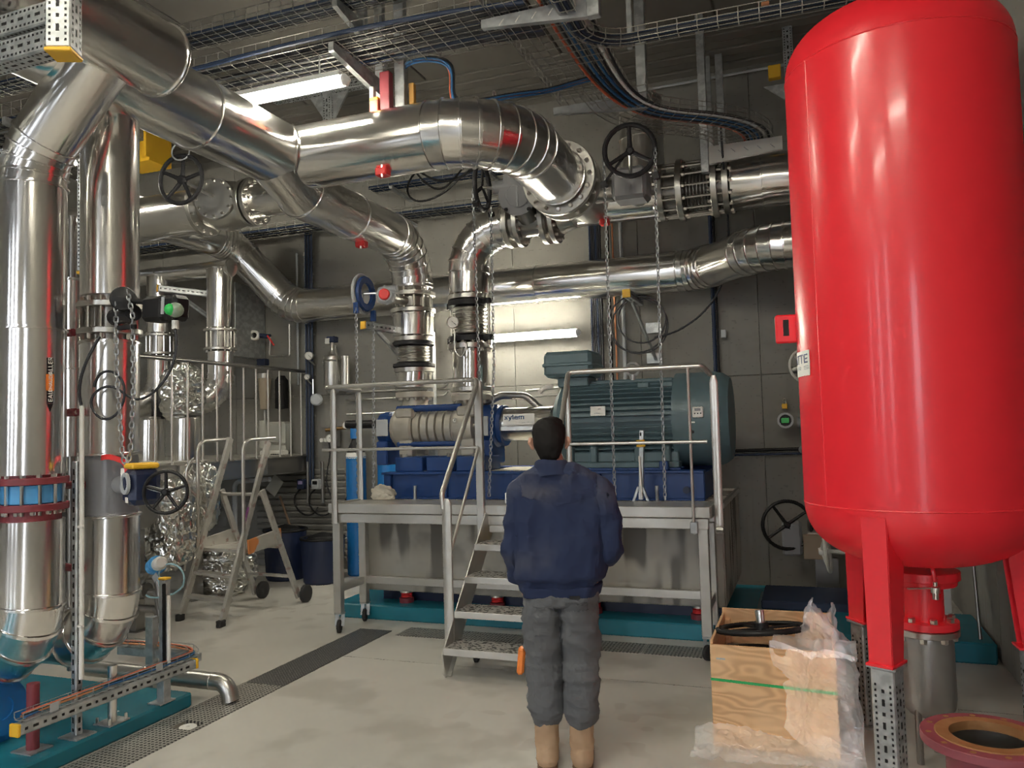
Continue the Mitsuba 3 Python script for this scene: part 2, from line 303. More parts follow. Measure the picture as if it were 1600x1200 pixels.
def clad(t, pts, r, R, gores=5, sheet=1.0, mtl=None, n=40, caps=(True, True), first=None):
    """a clad pipe along pts with elbows of bend radius R, each sheet and each elbow gore a part"""
    P = [A(*p) for p in pts]; nodes = [(P[0], 's')]; Rs = R if isinstance(R, (list, tuple)) else [R]*len(P)
    for k in range(1, len(P)-1):
        a, b = unit(P[k-1]-P[k]), unit(P[k+1]-P[k]); tn = math.pi-math.acos(np.clip(a@b, -1, 1)); q = Rs[k]
        if q <= 0: nodes.append((P[k], 's')); continue
        tl = q*math.tan(tn/2); s = P[k]+a*tl; c = P[k]+unit(a+b)*q/math.cos(tn/2); e1, e2 = unit(s-c), -a
        g = max(2, int(round(gores*tn/(math.pi/2)))); st = tn/g; nodes.append((s, 's'))
        for m in range(g+1):
            th = min(max((m)*st, 0), tn)
            if 0 < m < g: nodes.append((c+q*(e1*math.cos(th)+e2*math.sin(th)), 'g'))
        nodes.append((c+q*(e1*math.cos(tn)+e2*math.sin(tn)), 'g'))
    nodes.append((P[-1], 's'))
    full = [nodes[0]]
    for (p, _), (q, kd) in zip(nodes[:-1], nodes[1:]):
        L = np.linalg.norm(q-p)
        if kd == 's' and L > sheet*1.4:
            m = int(math.ceil(L/sheet-.2)); full += [(p+(q-p)*i/m, 's') for i in range(1, m)]
        if L > 1e-4: full.append((q, kd))
    pp = [p for p, _ in full]; m = len(pp); ds = [unit(pp[i+1]-pp[i]) for i in range(m-1)]
    ns = [ds[0]]+[unit(ds[i-1]+ds[i]) for i in range(1, m-1)]+[ds[-1]]
    for i in range(m-1):
        gore = full[i+1][1] == 'g'
        part(t, 'elbow_gore' if gore else 'cladding_sheet', _section(pp[i], ns[i], pp[i+1], ns[i+1], r+(.0012 if i % 2 else 0), n, True, caps[0] and i == 0, caps[1] and i == m-2), mtl or M['clad'], smooth=25)
def stuff(t, name, mesh, mtl, label=None, smooth=30): return part(t, name, mesh, mtl, smooth, label, 'stuff')
def flange(t, o, d, R, r0, th, nb, mtl=None, br=.016, bl=.018, side=1, name='flange', ph=0.0, both=False):
    o, d = A(*o), unit(d); k = part(t, name, disc_ring(r0, R, 0, th, 40, o, d), mtl or M['stainless'])
    rb = R-max(.035, 2.0*br); m = bolts_ring(o+d*(th if side > 0 else 0), d*side, rb, nb, br, bl, ph)
    if both: m = cat(m, bolts_ring(o+d*(0 if side > 0 else th), -d*side, rb, nb, br, bl, ph))
    stuff(k if k.count('__') < 2 else t, 'bolts', m, M['bright'])
def bellows(t, o, d, L, r, n=9, mtl=None, name='bellows', amp=.028):
    pr = [(r-amp, 0)]
    for k in range(n):
        for a in range(6): pr.append((r-amp*(.5+.5*math.cos(2*math.pi*a/6)), L*(k+a/6.)/n))
    pr.append((r-amp, L)); part(t, name, lathe(pr, 40, A(*o), d), mtl or M['stainless'], smooth=50)
Z, X, Y = A(0,0,1), A(1,0,0), A(0,1,0)
# riser 1 (far left) with its offset up to the header
r1 = thing('clad_riser_pipe', 'thickest clad vertical riser at the left edge with blue gasketed maroon flanges', 'pipe')
clad(r1, [(-3.81,3.0,1.475),(-3.81,3.0,3.15),(-3.33,3.0,3.63)], .160, .34, 8, .86, caps=(True, True))
clad(r1, [(-3.81,3.0,1.24),(-3.81,3.0,.53),(-4.6,3.0,.53)], .156, .27, 4, .9)
x1, y1 = -3.81, 3.0
flange(r1, (x1,y1,1.425), Z, .175, .09, .035, 12, M['redbrown'], .015, .02, ph=.1)
flange(r1, (x1,y1,1.385), Z, .168, .09, .03, 0, M['redbrown']) if False else None
part(r1, 'gasket_sleeve', lathe([(.128,1.325),(.140,1.33),(.140,1.42),(.128,1.427)], 32, (x1,y1,0)), M['lt_blue'], label='blue sleeve between the maroon flanges')
flange(r1, (x1,y1,1.29), Z, .175, .09, .035, 12, M['redbrown'], .015, .02, side=-1, ph=.1)
part(r1, 'neck', lathe([(.0,1.24),(.14,1.24),(.14,1.29),(.0,1.29)], 32, (x1,y1,0)), M['redbrown'])
part(r1, 'neck', lathe([(.0,1.46),(.14,1.46),(.14,1.476),(.0,1.476)], 32, (x1,y1,0)), M['redbrown'])
stuff(r1, 'tie_bolts', studs_ring((x1,y1,1.27), Z, .152, 12, .215, .009, .1), M['bright'])
# flow direction band on the riser
bt = thing('pipe_marker', 'vertical black and orange flow marker stuck on the thick left riser', 'label')
def wrap(c, r, a0, a1, z0, z1, mtl, name, parent=bt, th=.0015, n=8, **k):
    an = np.linspace(a0, a1, n); o = []
    for rr in (r, r+th):
        for z in (z0, z1): o.append(np.stack([c[0]+rr*np.sin(an), c[1]-rr*np.cos(an), np.full(n, z)], -1))
    v = np.vstack(o); q = lambda a, b: np.vstack([np.stack([np.arange(n-1)+a*n, np.arange(1,n)+a*n, np.arange(1,n)+b*n], -1), np.stack([np.arange(n-1)+a*n, np.arange(1,n)+b*n, np.arange(n-1)+b*n], -1)])
    f = np.vstack([q(2,3), q(1,0), q(3,1), q(0,2)])
    return part(parent, name, (v, f), mtl, smooth=False, **k)
ma = 51.7*math.pi/180; m0 = ma+.52
wrap((x1,y1), .1615, m0-.10, m0+.10, 1.84, 2.075, M['black'], 'band')
wrap((x1,y1), .1625, m0-.13, m0+.13, 1.905, 1.99, M['orange'], 'stripe')
def on_cyl(txt, h, c, r, a, z, mtl, parent, name='lettering', vertical=False, depth=.001, bold=True, w=None):
    v, f = cat(meshkit.text_mesh(txt, h, depth, bold)); v = v.copy()
    if w: v[:,0] *= w/np.ptp(v[:,0])
    w = v[:,0].max(); v[:,0] -= w/2; v[:,1] -= h/2
    if vertical: v = np.stack([-v[:,1], v[:,0], v[:,2]], -1)
    th = a+v[:,0]/r; rr = r+v[:,2]
    part(parent, name, (np.stack([c[0]+rr*np.sin(th), c[1]-rr*np.cos(th), z+v[:,1]], -1), f), mtl, smooth=False)
on_cyl('EAU', .022, (x1,y1), .1632, m0, 1.875, M['white'], bt, vertical=True)
on_cyl('CHAUDE', .018, (x1,y1), .1643, m0, 1.947, M['white'], bt, vertical=True)
on_cyl('ALLER', .022, (x1,y1), .1632, m0, 2.032, M['white'], bt, vertical=True)
v = np.array([[-.10,1.838],[.10,1.838],[0,1.795]]); pts = np.array([[x1+rr*math.sin(m0+a), y1-rr*math.cos(m0+a), z] for rr in (.1612,.1632) for a, z in v])
part(bt, 'arrow_tip', (pts, np.array([[3,5,4],[0,1,2],[0,3,4],[0,4,1],[1,4,5],[1,5,2],[2,5,3],[2,3,0]])), M['black'], smooth=False)
# riser 2
r2 = thing('clad_riser_pipe', 'clad vertical riser with the black wafer valve and the grey painted pipe piece', 'pipe')
x2, y2 = -3.705, 3.4
clad(r2, [(x2,y2,2.455),(x2,y2,3.60)], .154, .2, 5, .95)
clad(r2, [(x2,y2,1.57),(x2,y2,2.20)], .154, .2, 5, .95)
clad(r2, [(x2,y2,1.215),(x2,y2,.525),(x2-1.0,y2,.525)], .154, .27, 4, .9)
part(r2, 'bare_pipe', lathe([(.0,1.22),(.140,1.22),(.149,1.245),(.149,1.53),(.140,1.565),(0,1.565)], 40, (x2,y2,0)), mat('grey_gloss', prin((.20,.205,.225), .22)), label='grey painted bare pipe piece')
part(r2, 'end_ring', disc_ring(.14,.165,1.556,1.572,40,(x2,y2,0)), M['bead'])
part(r2, 'end_ring', disc_ring(.14,.165,1.212,1.226,40,(x2,y2,0)), M['bead'])
part(r2, 'neck', lathe([(0,2.40),(.12,2.40),(.12,2.456),(0,2.456)], 32, (x2,y2,0)), M['darksteel'])
part(r2, 'neck', lathe([(0,2.195),(.12,2.195),(.12,2.25),(0,2.25)], 32, (x2,y2,0)), M['darksteel'])
flange(r2, (x2,y2,2.385), Z, .172, .1, .032, 12, M['stainless'], .014, .03)
flange(r2, (x2,y2,2.235), Z, .172, .1, .032, 12, M['stainless'], .014, .03, side=-1)
stuff(r2, 'tie_bolts', studs_ring((x2,y2,2.21), Z, .146, 12, .235, .010), M['bright'])
# header above, coming in over the camera's left
hd = thing('clad_header_pipe', 'capped end of the big clad header hanging at the upper left', 'pipe')
clad(hd, [(-3.2,-1.2,3.69),(-3.2,3.27,3.69)], .195, .2, 5, 1.25, n=48)
part(hd, 'end_rim', torus(.195, .008, 48, 8, (-3.2,3.27,3.69), Y), M['bead'])
# main line: comes in from the left, mitres into a run along the wall, elbow to the back
ml = thing('clad_main_pipe', 'big clad main pipe mitred at the ceiling lamp and ending in a bolted flange', 'pipe')
BZ = 3.72
clad(ml, [(-3.59,-1.0,BZ),(-3.59,4.95,BZ),(-1.86,4.95,BZ),(-1.86,6.18,BZ)], .235, [0,0,.52,0], 8, 1.0, n=56)
k_ = part(ml, 'weld_neck', lathe([(0,0),(.19,0),(.19,.10),(0,.10)], 40, (-1.86,6.17,BZ), Y), M['stainless'])
flange(ml, (-1.86,6.22,BZ), Y, .315, .15, .05, 16, M['stainless'], .020, .03, side=-1)
flange(ml, (-1.86,6.40,BZ), Y, .315, .15, .05, 16, M['stainless'], .020, .03, side=-1)
part(ml, 'disc_body', lathe([(0,0),(.23,0),(.23,.13),(0,.13)], 40, (-1.86,6.27,BZ), Y), M['darksteel'])
part(ml, 'tail_pipe', cyl((-1.86,6.44,BZ), (-1.86,7.4,BZ+.08), .20, 40), M['stainless'])
# suction line: drops to the pump
sl = thing('clad_suction_pipe', 'clad pipe that bends down over the left pump nozzle', 'pipe')
clad(sl, [(-3.59,4.66,3.70),(-3.59,5.10,3.50),(-3.59,6.9,3.49),(-3.59,6.9,3.04)], .195, [0,0,.42,0], 7, .8)
# discharge line
dl = thing('clad_discharge_pipe', 'clad pipe that rises from the right pump nozzle and bends toward the grey gearbox valve', 'pipe')
xd, yd, xc = -2.985, 6.9, -3.59
clad(dl, [(xd,yd,2.935),(xd,yd,3.55),(-2.54,yd,3.55)], .192, [0,.40,0], 7, .8)
# wall pipes
ew = thing('clad_wall_pipe', 'upper clad pipe along the back wall that runs behind the red tank', 'pipe')
clad(ew, [(-2.15,7.4,3.81),(-1.19,7.4,3.81)], .215, .3, 5, 1.2)
clad(ew, [(-.56,7.4,3.81),(1.12,7.4,3.81)], .235, .3, 5, .28)
fw = thing('clad_wall_pipe', 'lower clad pipe snaking along the back wall behind the pump lines', 'pipe')
clad(fw, [(-6.4,6.2,3.95),(-6.4,7.62,3.95),(-5.78,7.95,3.172),(-.93,7.95,3.165),(-.33,7.21,3.165),(1.12,7.14,3.165)], .198, [0,.38,.42,.45,.5,0], 9, 1.4)
gl = thing('clad_side_header', 'clad header with a wheel valve behind the second riser on the left', 'pipe')
clad(gl, [(-9.4,6.3,3.92),(-5.60,6.3,3.92)], .225, .3, 5, 1.3)
clad(gl, [(-4.98,6.3,3.94),(-4.25,6.3,3.94)], .165, .3, 5, .5)
# risers on the mezzanine
for i, (xv, hx) in enumerate(((-6.37,0),(-7.27,0))):
    t = thing('clad_pump_riser', ('right' if i == 0 else 'left')+'most of two clad risers bending down behind the railing', 'pipe')
    yv = 7.4
    clad(t, [(xv,yv,2.90),(xv,yv,3.60)], .150, .2, 5, 1.0)
    clad(t, [(xv,yv,2.62),(xv,yv,2.02),(xv-.42,yv-.42,2.02)], .142, [0,.32,0], 7, 1.0)
    flange(t, (xv,yv,2.855), Z, .185, .1, .03, 12, M['stainless'], .013, .02)
    flange(t, (xv,yv,2.635), Z, .185, .1, .03, 12, M['stainless'], .013, .02, side=-1)
    part(t, 'wafer_body', lathe([(0,2.665),(.15,2.665),(.15,2.855),(0,2.855)], 32, (xv,yv,0)), M['darksteel'])
    part(t, 'neck', lathe([(0,2.88),(.10,2.88),(.10,2.905),(0,2.905)], 24, (xv,yv,0)), M['stainless'])
    stuff(t, 'tie_bolts', studs_ring((xv,yv,2.62), Z, .155, 12, .27, .010), M['bright'])
    q = unit(A(-1,-1,0)); o = A(xv-.42,yv-.42,2.02)
    part(t, 'rubber_connector', lathe([(.05,.0),(.16,0),(.175,.03),(.16,.07),(.175,.11),(.16,.14),(.07,.14),(.07,.05),(.05,.05)], 32, o, q), M['rubber'], label='black rubber connector')
hh = thing('clad_header_pipe', 'thin clad pipe running over the two risers behind the railing', 'pipe')
clad(hh, [(-9.4,7.4,3.60),(-6.2,7.4,3.60)], .095, .3, 5, 1.1)
tl = thing('clad_thin_pipe', 'thin clad vertical pipe between the two big risers', 'pipe')
clad(tl, [(-4.115,3.5,1.55),(-4.115,3.5,2.62)], .045, .1, 4, .56, n=24)
part(tl, 'inner_pipe', cyl((-4.115,3.5,.3),(-4.115,3.5,3.0), .022, 16), M['darksteel'])
# ---------------------------------------------------------------- valves, bellows, flanges on the pump lines
def wheel(t, c, d, R, spokes=3, rim=.014, mtl=None, hub=.03, ph=.5, curve=.02, rim_m=None):
    c, d = A(*c), unit(d); x, y, d = frame(d)
    part(t, 'rim', torus(R, rim, 40, 8, c, d), rim_m or mtl)
    part(t, 'hub', lathe([(0,-.03),(hub*.8,-.03),(hub,-.015),(hub,.02),(hub*.6,.032),(0,.032)], 20, c-d*curve, d), mtl)
    for k in range(spokes):
        a = ph+2*math.pi*k/spokes; e = math.cos(a)*x+math.sin(a)*y
        part(t, 'spoke', sweep([c-d*curve+e*hub*.7, c-d*curve*.7+e*R*.5, c+e*(R-rim*.5)], [rim*1.05, rim*.9, rim*.8], 8), mtl)
def link_mesh(L=.036, w=.020, r=.0042):
    a = []; n = 5
    for s, b in ((1,-math.pi/2),(-1,math.pi/2)):
        for k in range(n): g = b+math.pi*k/(n-1); a.append((s*0+ (L/2-w/2)*s+ w/2*math.cos(g), w/2*math.sin(g), 0))
    p = np.array(a); m = len(p); t = np.roll(p,-1,0)-np.roll(p,1,0); t /= np.linalg.norm(t,axis=1,keepdims=True)
    s = np.cross(t, A(0,0,1)); an = np.arange(5)*2*np.pi/5
    v = (p[:,None]+r*(np.cos(an)[None,:,None]*s[:,None]+np.sin(an)[None,:,None]*A(0,0,1))).reshape(-1,3)
    return v, quads(m+1, 5) % (m*5)
_LK = link_mesh()
def chain_mesh(pts, pitch=.029):
    p = np.asarray(pts, float); s = np.r_[0, np.cumsum(np.linalg.norm(np.diff(p, axis=0), axis=1))]; o = []
    n = int(s[-1]/pitch)
    for k in range(n+1):
        q = np.array([np.interp(k*pitch, s, p[:,j]) for j in range(3)]); e = np.array([np.interp(min(k*pitch+.01, s[-1]), s, p[:,j]) for j in range(3)])-np.array([np.interp(max(k*pitch-.01, 0), s, p[:,j]) for j in range(3)])
        d = unit(e); u = unit(np.cross(d, A(.3,.9,.1))); w = np.cross(d, u); a = .6+(math.pi/2 if k % 2 else 0)+.15*math.sin(k*1.7)
        b = math.cos(a)*u+math.sin(a)*w; o.append(xf(_LK, np.array([d, b, np.cross(d, b)]), q))
    return cat(*o)
def chain(pts, label, group='hanging hand chains', mtl=None): return put(thing('hand_chain', label, 'chain', group), chain_mesh(pts), mtl or M['zinc'], smooth=60)
# --- suction stack (left nozzle)
ss = thing('wafer_valve', 'steel wafer valve with a red disc indicator above the left pump nozzle', 'valve')
c0 = (xc,yd)
part(ss, 'neck', lathe([(0,2.995),(.15,2.995),(.17,3.045),(0,3.045)], 36, (xc,yd,0)), M['stainless'])
flange(ss, (xc,yd,2.955), Z, .222, .12, .042, 12, M['stainless'], .018, .03)
part(ss, 'body', lathe([(0,2.835),(.165,2.835),(.175,2.85),(.175,2.94),(.165,2.955),(0,2.955)], 36, (xc,yd,0)), M['darksteel'])
flange(ss, (xc,yd,2.793), Z, .222, .12, .042, 12, M['stainless'], .018, .03, side=-1)
stuff(ss, 'tie_bolts', studs_ring((xc,yd,2.76), Z, .186, 12, .275, .012), M['bright'])
o = A(-3.62,6.42,2.905)
g = part(ss, 'gear_housing', lathe([(0,0),(.075,0),(.092,.02),(.092,.075),(.07,.10),(0,.10)], 8, o+A(.0,.03,0), A(.25,-1,0)), M['lt_grey'])
part(g, 'indicator_disc', lathe([(0,0),(.052,0),(.052,.012),(.045,.018),(0,.018)], 28, o+A(.025,-.07,0), A(.25,-1,0)), M['label_red'])
part(ss, 'stem', cyl(o+A(0,.03,0), (xc,yd-.15,2.895), .045, 16), M['stainless'])
part(ss, 'gear_input', cyl(o+A(.03,-.03,.05), o+A(.13,-.02,.05), .035, 16), M['lt_grey'])
part(ss, 'shaft', cyl(o+A(-.07,.0,.03), (-3.82,6.36,2.93), .011, 12), M['bright'])
cw = A(-3.822,6.35,2.925)
w_ = part(ss, 'chain_wheel', lathe([(.10,-.015),(.155,-.018),(.165,0),(.155,.018),(.10,.015)], 32, cw+A(.03,0,0), X, closed=True), M['blue'])
part(w_, 'guide', bar(cw+A(.02,-.15,-.10), cw+A(.02,-.15,-.20), .03, .05), M['blue']); part(w_, 'guide', bar(cw+A(.03,.13,-.14), cw+A(.03,.13,-.24), .03, .05), M['blue'])
hw = part(ss, 'hand_wheel', torus(.178, .016, 40, 8, cw, X), M['lt_grey'])
xx, yy, _ = frame(X)
for k in range(3):
    e = math.cos(.4+2.094*k)*xx+math.sin(.4+2.094*k)*yy; part(hw, 'spoke', bar(cw, cw+e*.175, .03, .012, X), M['lt_grey'])
ic = thing('clad_collar', 'short clad collar between the wafer valve and the left bellows', 'pipe')
clad(ic, [(xc,yd,2.572),(xc,yd,2.786)], .200, .1, 4)
bl = thing('bellows_joint', 'ribbed steel bellows under the clad collar over the left pump nozzle', 'bellows')
flange(bl, (xc,yd,2.515), Z, .19, .1, .045, 12, M['stainless'], .016, .03)
part(bl, 'retaining_plate', disc_ring(.11,.205,2.475,2.51,40,(xc,yd,0)), M['iron'])
bellows(bl, (xc,yd,2.295), Z, .18, .166, 6)
part(bl, 'retaining_plate', disc_ring(.11,.205,2.262,2.296,40,(xc,yd,0)), M['iron'])
flange(bl, (xc,yd,2.212), Z, .195, .1, .045, 12, M['stainless'], .016, .03, side=-1)
part(bl, 'spool', lathe([(0,2.10),(.17,2.10),(.17,2.21),(0,2.21)], 40, (xc,yd,0)), M['bright'])
flange(bl, (xc,yd,2.06), Z, .19, .1, .042, 12, M['stainless'], .016, .025)
# --- discharge stack (right nozzle)
ds = thing('bellows_joint', 'ribbed steel bellows between dark tie rod plates over the right pump nozzle', 'bellows')
flange(ds, (xd,yd,2.875), Z, .205, .1, .045, 12, M['stainless'], .018, .03)
part(ds, 'neck', lathe([(0,2.915),(.14,2.915),(.165,2.94),(0,2.94)], 36, (xd,yd,0)), M['stainless'])
for z in (2.815,2.475):
    pl = trimesh.creation.extrude_polygon(__import__('shapely').geometry.LineString([(-.235,0),(.235,0)]).buffer(.045).union(__import__('shapely').geometry.Point(0,0).buffer(.205)), .05)
    part(ds, 'tie_plate', xf((pl.vertices, pl.faces), rz(-.3), (xd,yd,z)), M['iron'])
bellows(ds, (xd,yd,2.53), Z, .28, .172, 8)
for s in (-1,1):
    px = A(xd+s*.235*math.cos(-.3), yd+s*.235*math.sin(-.3), 0)
    r_ = part(ds, 'tie_rod', cyl(px+A(0,0,2.42), px+A(0,0,2.92), .013, 12), M['stainless'])
    for z in (2.87,2.44): part(r_, 'nut', lathe([(0,0),(.026,0),(.026,.03),(0,.03)], 6, px+A(0,0,z)), M['bright'])
flange(ds, (xd,yd,2.405), Z, .215, .1, .05, 12, M['stainless'], .018, .03, side=-1, both=True)
sp = thing('clad_spool', 'mirror bright spool piece standing on the right pump nozzle', 'pipe')
clad(sp, [(xd,yd,2.045),(xd,yd,2.40)], .172, .1, 4, mtl=M['bright'])
flange(sp, (xd,yd,2.0), Z, .20, .1, .045, 10, M['stainless'], .018, .03)
pg = thing('pressure_gauge', 'round pressure gauge on a siphon tube in front of the right bellows', 'gauge')
def gauge(t, c, d, R=.05, stem=None):
    c, d = A(*c), unit(d)
    k = part(t, 'case', lathe([(0,-.035),(R*.9,-.035),(R,-.028),(R,.004),(R*.9,.008),(R*.86,.0),(0,.0)], 28, c, d), M['bright'])
    part(k if k.count('__') < 2 else t, 'dial', lathe([(0,0),(R*.85,0),(R*.85,.002),(0,.002)], 28, c, d), M['white'])
    x, y, d = frame(d); part(k if k.count('__') < 2 else t, 'needle', bar(c-x*R*.2+d*.004+y*R*.2, c+x*R*.55+d*.004-y*R*.5, .004, .002, d, 0), M['black'])
    if stem is not None: part(t, 'stem', sweep(smooth_line([c-d*.02-A(0,0,R*.9)]+[A(*s) for s in stem], 6), .009, 10), M['stainless'])
gauge(pg, (-3.035,6.62,2.637), (.35,-1,.02), .058, [(-3.03,6.64,2.47),(-3.02,6.64,2.36),(-2.975,6.64,2.315),(-2.93,6.64,2.36),(-2.93,6.66,2.45)])
# --- discharge valve with grey gearbox
gv = thing('gear_valve', 'grey gearbox valve with a slotted round cover under the big elbow', 'valve')
for x in (-2.54,-2.44,-2.19,-2.10):
    flange(gv, (x-.02,yd,3.56), X, .225, .1, .045, 12, M['stainless'], .017, .025, side=(-1 if x in (-2.54,-2.19) else 1))
part(gv, 'body', lathe([(.0,-.20),(.16,-.20),(.14,-.12),(.14,.12),(.16,.20),(0,.20)], 32, (-2.32,yd,3.56), X), M['darksteel'])
part(gv, 'tail_neck', cyl((-2.08,yd,3.56), (-1.95,yd,3.60), .15, 32), M['stainless'])
gb = A(-2.335,6.52,3.70); gd = unit(A(.38,-1,-.25))
from shapely.geometry import Polygon, Point, LineString, box as sbox
def extrude(poly, h, o, d, up=None, bev=0.0):
    m = trimesh.creation.extrude_polygon(poly, h); return orient((np.asarray(m.vertices), np.asarray(m.faces)), d, o, up)
g = part(gv, 'gearbox', extrude(Point(0,0).buffer(.165,12).union(sbox(-.12,.02,.15,.19)).buffer(-.02).buffer(.02), .13, gb+gd*-.07, gd), M['grey_paint'])
part(g, 'cover', lathe([(0,0),(.10,0),(.10,.010),(.095,.014),(0,.014)], 36, gb+gd*.058, gd), M['grey_paint'])
xx, yy, _ = frame(gd)
part(g, 'slot_bar', bar(gb+gd*.074-yy*.09, gb+gd*.074+yy*.09, .014, .008, gd), M['lt_grey'])
stuff(g, 'bolt_heads', cat(*[hexbolt(gb+gd*.06+xx*sx*.10-yy*.115, gd, .018, .02, 6) for sx in (-1,1)]), M['black'])
part(gv, 'gear_input', cyl(gb-xx*.05+yy*.09, gb-xx*.215+yy*.075, .062, 24), M['grey_paint'])
part(gv, 'stem_housing', cyl(gb-gd*.07, A(-2.32,yd-.1,3.58), .10, 24), M['darksteel'])
wc = A(-2.60,6.36,3.775); wd = unit(A(-1,-.06,.03))
part(gv, 'shaft', cyl(gb-xx*.2+yy*.075, wc, .014, 12), M['stainless'])
wh = part(gv, 'hand_wheel', torus(.20, .020, 40, 10, wc, wd), M['iron'])
xx, yy, _ = frame(wd)
for k in range(3):
    e = math.cos(1.57+2.094*k)*xx+math.sin(1.57+2.094*k)*yy; part(wh, 'spoke', bar(wc+e*.01, wc+e*.195, .036, .016, wd, .005), M['iron'])
part(wh, 'chain_guide', bar(wc+A(-.0,-.14,-.17), wc+A(.0,-.17,-.20), .05, .04), M['iron']); part(wh, 'chain_guide', bar(wc+A(.02,.14,-.19), wc+A(.02,.16,-.23), .05, .04), M['iron'])
# --- wall valve with wheel, vertical branch and tie rod expansion joint
wv = thing('wheel_valve', 'wall line valve with the big three spoke black wheel under the curved cable tray', 'valve')
wc = A(-1.235,6.15,3.83); wd = unit(A(.18,-1,-.16))
wheel(wv, wc, wd, .200, 3, .020, M['iron'], .034, 1.57, .03)
part(wv, 'extension_shaft', cyl(wc-wd*.03, (-1.33,6.62,3.75), .016, 12), M['stainless'])
part(wv, 'gearbox', cat(box(-1.50,-1.20,6.60,6.86,3.58,3.86,.03)), M['grey_paint'])
part(wv, 'stem_housing', cyl((-1.38,6.84,3.72), (-1.38,7.3,3.78), .10, 24), M['darksteel'])
part(wv, 'spring_canister', cyl((-1.66,6.70,3.69), (-1.50,6.70,3.69), .095, 24), M['darksteel'])
part(wv, 'chain_guide', bar((-1.455,6.13,3.60),(-1.44,6.13,3.55), .04, .05), M['iron']); part(wv, 'chain_guide', bar((-1.04,6.13,3.62),(-1.025,6.13,3.56), .04, .05), M['iron'])
part(wv, 'guide_arm', bar((-1.30,6.2,3.80),(-1.455,6.14,3.585), .02, .02), M['iron'])
vb = thing('clad_branch_pipe', 'vertical clad branch standing on the upper wall pipe behind the black wheel', 'pipe')
clad(vb, [(-1.37,7.4,3.98),(-1.37,7.4,4.75)], .205, .2, 5, .5)
ej = thing('expansion_joint', 'dark steel expansion joint with long tie rods in the upper wall pipe', 'expansion joint')
for x, s in ((-1.19,-1),(-1.01,1),(-.70,-1),(-.60,1)):
    part(ej, 'ring', disc_ring(.20,.285 if x in (-1.01,-.70) else .265,-.028,.028,40,(x,7.4,3.82),X), M['stainless'])
stuff(ej, 'tie_rods', studs_ring((-1.22,7.4,3.82), X, .245, 14, .66, .012, .1), M['stainless'])
stuff(ej, 'nuts', cat(*[bolts_ring((x,7.4,3.82), X*s, .245, 14, .022, .03, .1) for x, s in ((-1.22,-1),(-.98,1),(-.73,-1),(-.57,1))]), M['bright'])
bellows(ej, (-.98,7.4,3.82), X, .25, .20, 8, M['darksteel'])
part(ej, 'sleeve', cyl((-1.18,7.4,3.82),(-.58,7.4,3.82), .178, 32), M['darksteel'])
# --- valve on the left header
lv = thing('wheel_valve', 'flanged valve on the left header with the five spoke black wheel', 'valve')
for x, s in ((-5.60,1),(-5.05,-1),(-4.98,1)): flange(lv, (x-.02,6.3,3.93), X, .27 if x < -5.1 else .235, .1, .045, 14, M['stainless'], .018, .02, side=s)
part(lv, 'body', lathe([(0,-.27),(.17,-.27),(.22,-.16),(.245,0),(.22,.16),(.16,.27),(0,.27)], 36, (-5.31,6.3,3.93), X), M['stainless'])
q = unit(A(.25,-1,.0))
k_ = part(lv, 'bonnet', disc_ring(.0,.20,0,.05,36,A(-5.27,6.08,3.93),q), M['stainless']); stuff(k_, 'bolts', bolts_ring(A(-5.27,6.08,3.93)+q*.05, q, .175, 12, .016, .02), M['bright'])
part(lv, 'bonnet_neck', cyl((-5.3,6.25,3.93),(-5.27,6.08,3.93), .16, 28), M['stainless'])
part(lv, 'stem', cyl((-5.27,6.05,3.95),(-5.33,5.74,4.02), .02, 12), M['bright'])
wheel(lv, (-5.345,5.70,4.03), unit(A(.10,-1,0)), .225, 5, .020, M['iron'], .045, 1.45, .02)
part(lv, 'hook_ring', torus(.085, .007, 28, 8, (-5.33,5.68,4.285), unit(A(.3,-1,.1))), M['lt_grey'], label='pale grey open ring on the wheel')
# --- actuator valve of riser 2
av = thing('wafer_valve', 'black wafer valve actuator with a green lit cap on the second riser', 'valve')
part(av, 'valve_disc', lathe([(0,2.268),(.125,2.268),(.125,2.384),(0,2.384)], 32, (x2,y2,0)), M['darksteel'])
fa = unit(A(.80,-.60,0))
part(av, 'neck', cyl((x2+.10,y2-.06,2.325),(x2+.32,y2-.14,2.325), .045, 16), M['iron'])
cx = A(-3.415,3.22,2.395)
k_ = part(av, 'chain_wheel', lathe([(0,-.03),(.045,-.03),(.05,-.02),(.062,-.02),(.066,-.012),(.058,0),(.066,.012),(.062,.02),(.05,.02),(.03,.028),(0,.028)], 36, cx, unit(A(.75,-1,.05))), M['black'])
part(av, 'shaft', cyl(cx, cx+A(.16,.06,-.03), .014, 12), M['black'])
part(av, 'gearbox', obox(A(-3.235,3.30,2.335), np.array([unit(A(1,-.15,-.06)), unit(A(.15,1,0)), A(.06,0,1)]), (.17,.13,.135), .02), M['black'])
part(av, 'switch_box', obox(A(-3.115,3.28,2.33), np.array([unit(A(1,-.15,-.06)), unit(A(.15,1,0)), A(.06,0,1)]), (.11,.11,.135), .02), M['black'])
mat('green_glow', prin((.03,.5,.10), .15)); 
k_ = part(av, 'indicator_dome', sphere((-3.065,3.225,2.31), .042, 2, (1,1,.95)), mat('dome', two({'type': 'plastic', 'diffuse_reflectance': rgb(.25,.32,.25), 'int_ior': 1.5})))
part(av, 'indicator_lamp', sphere((-3.074,3.20,2.31), .031, 2), M['green_glow'], label='green indicator')
part(av, 'stripe', obox(A(-3.15,3.225,2.34), np.array([unit(A(1,-.15,-.06)), unit(A(.15,1,0)), A(.06,0,1)]), (.022,.004,.09), 0), M['lt_grey'])
part(av, 'cable_gland', cyl((-3.09,3.25,2.26),(-3.09,3.25,2.215), .018, 10), M['white'])
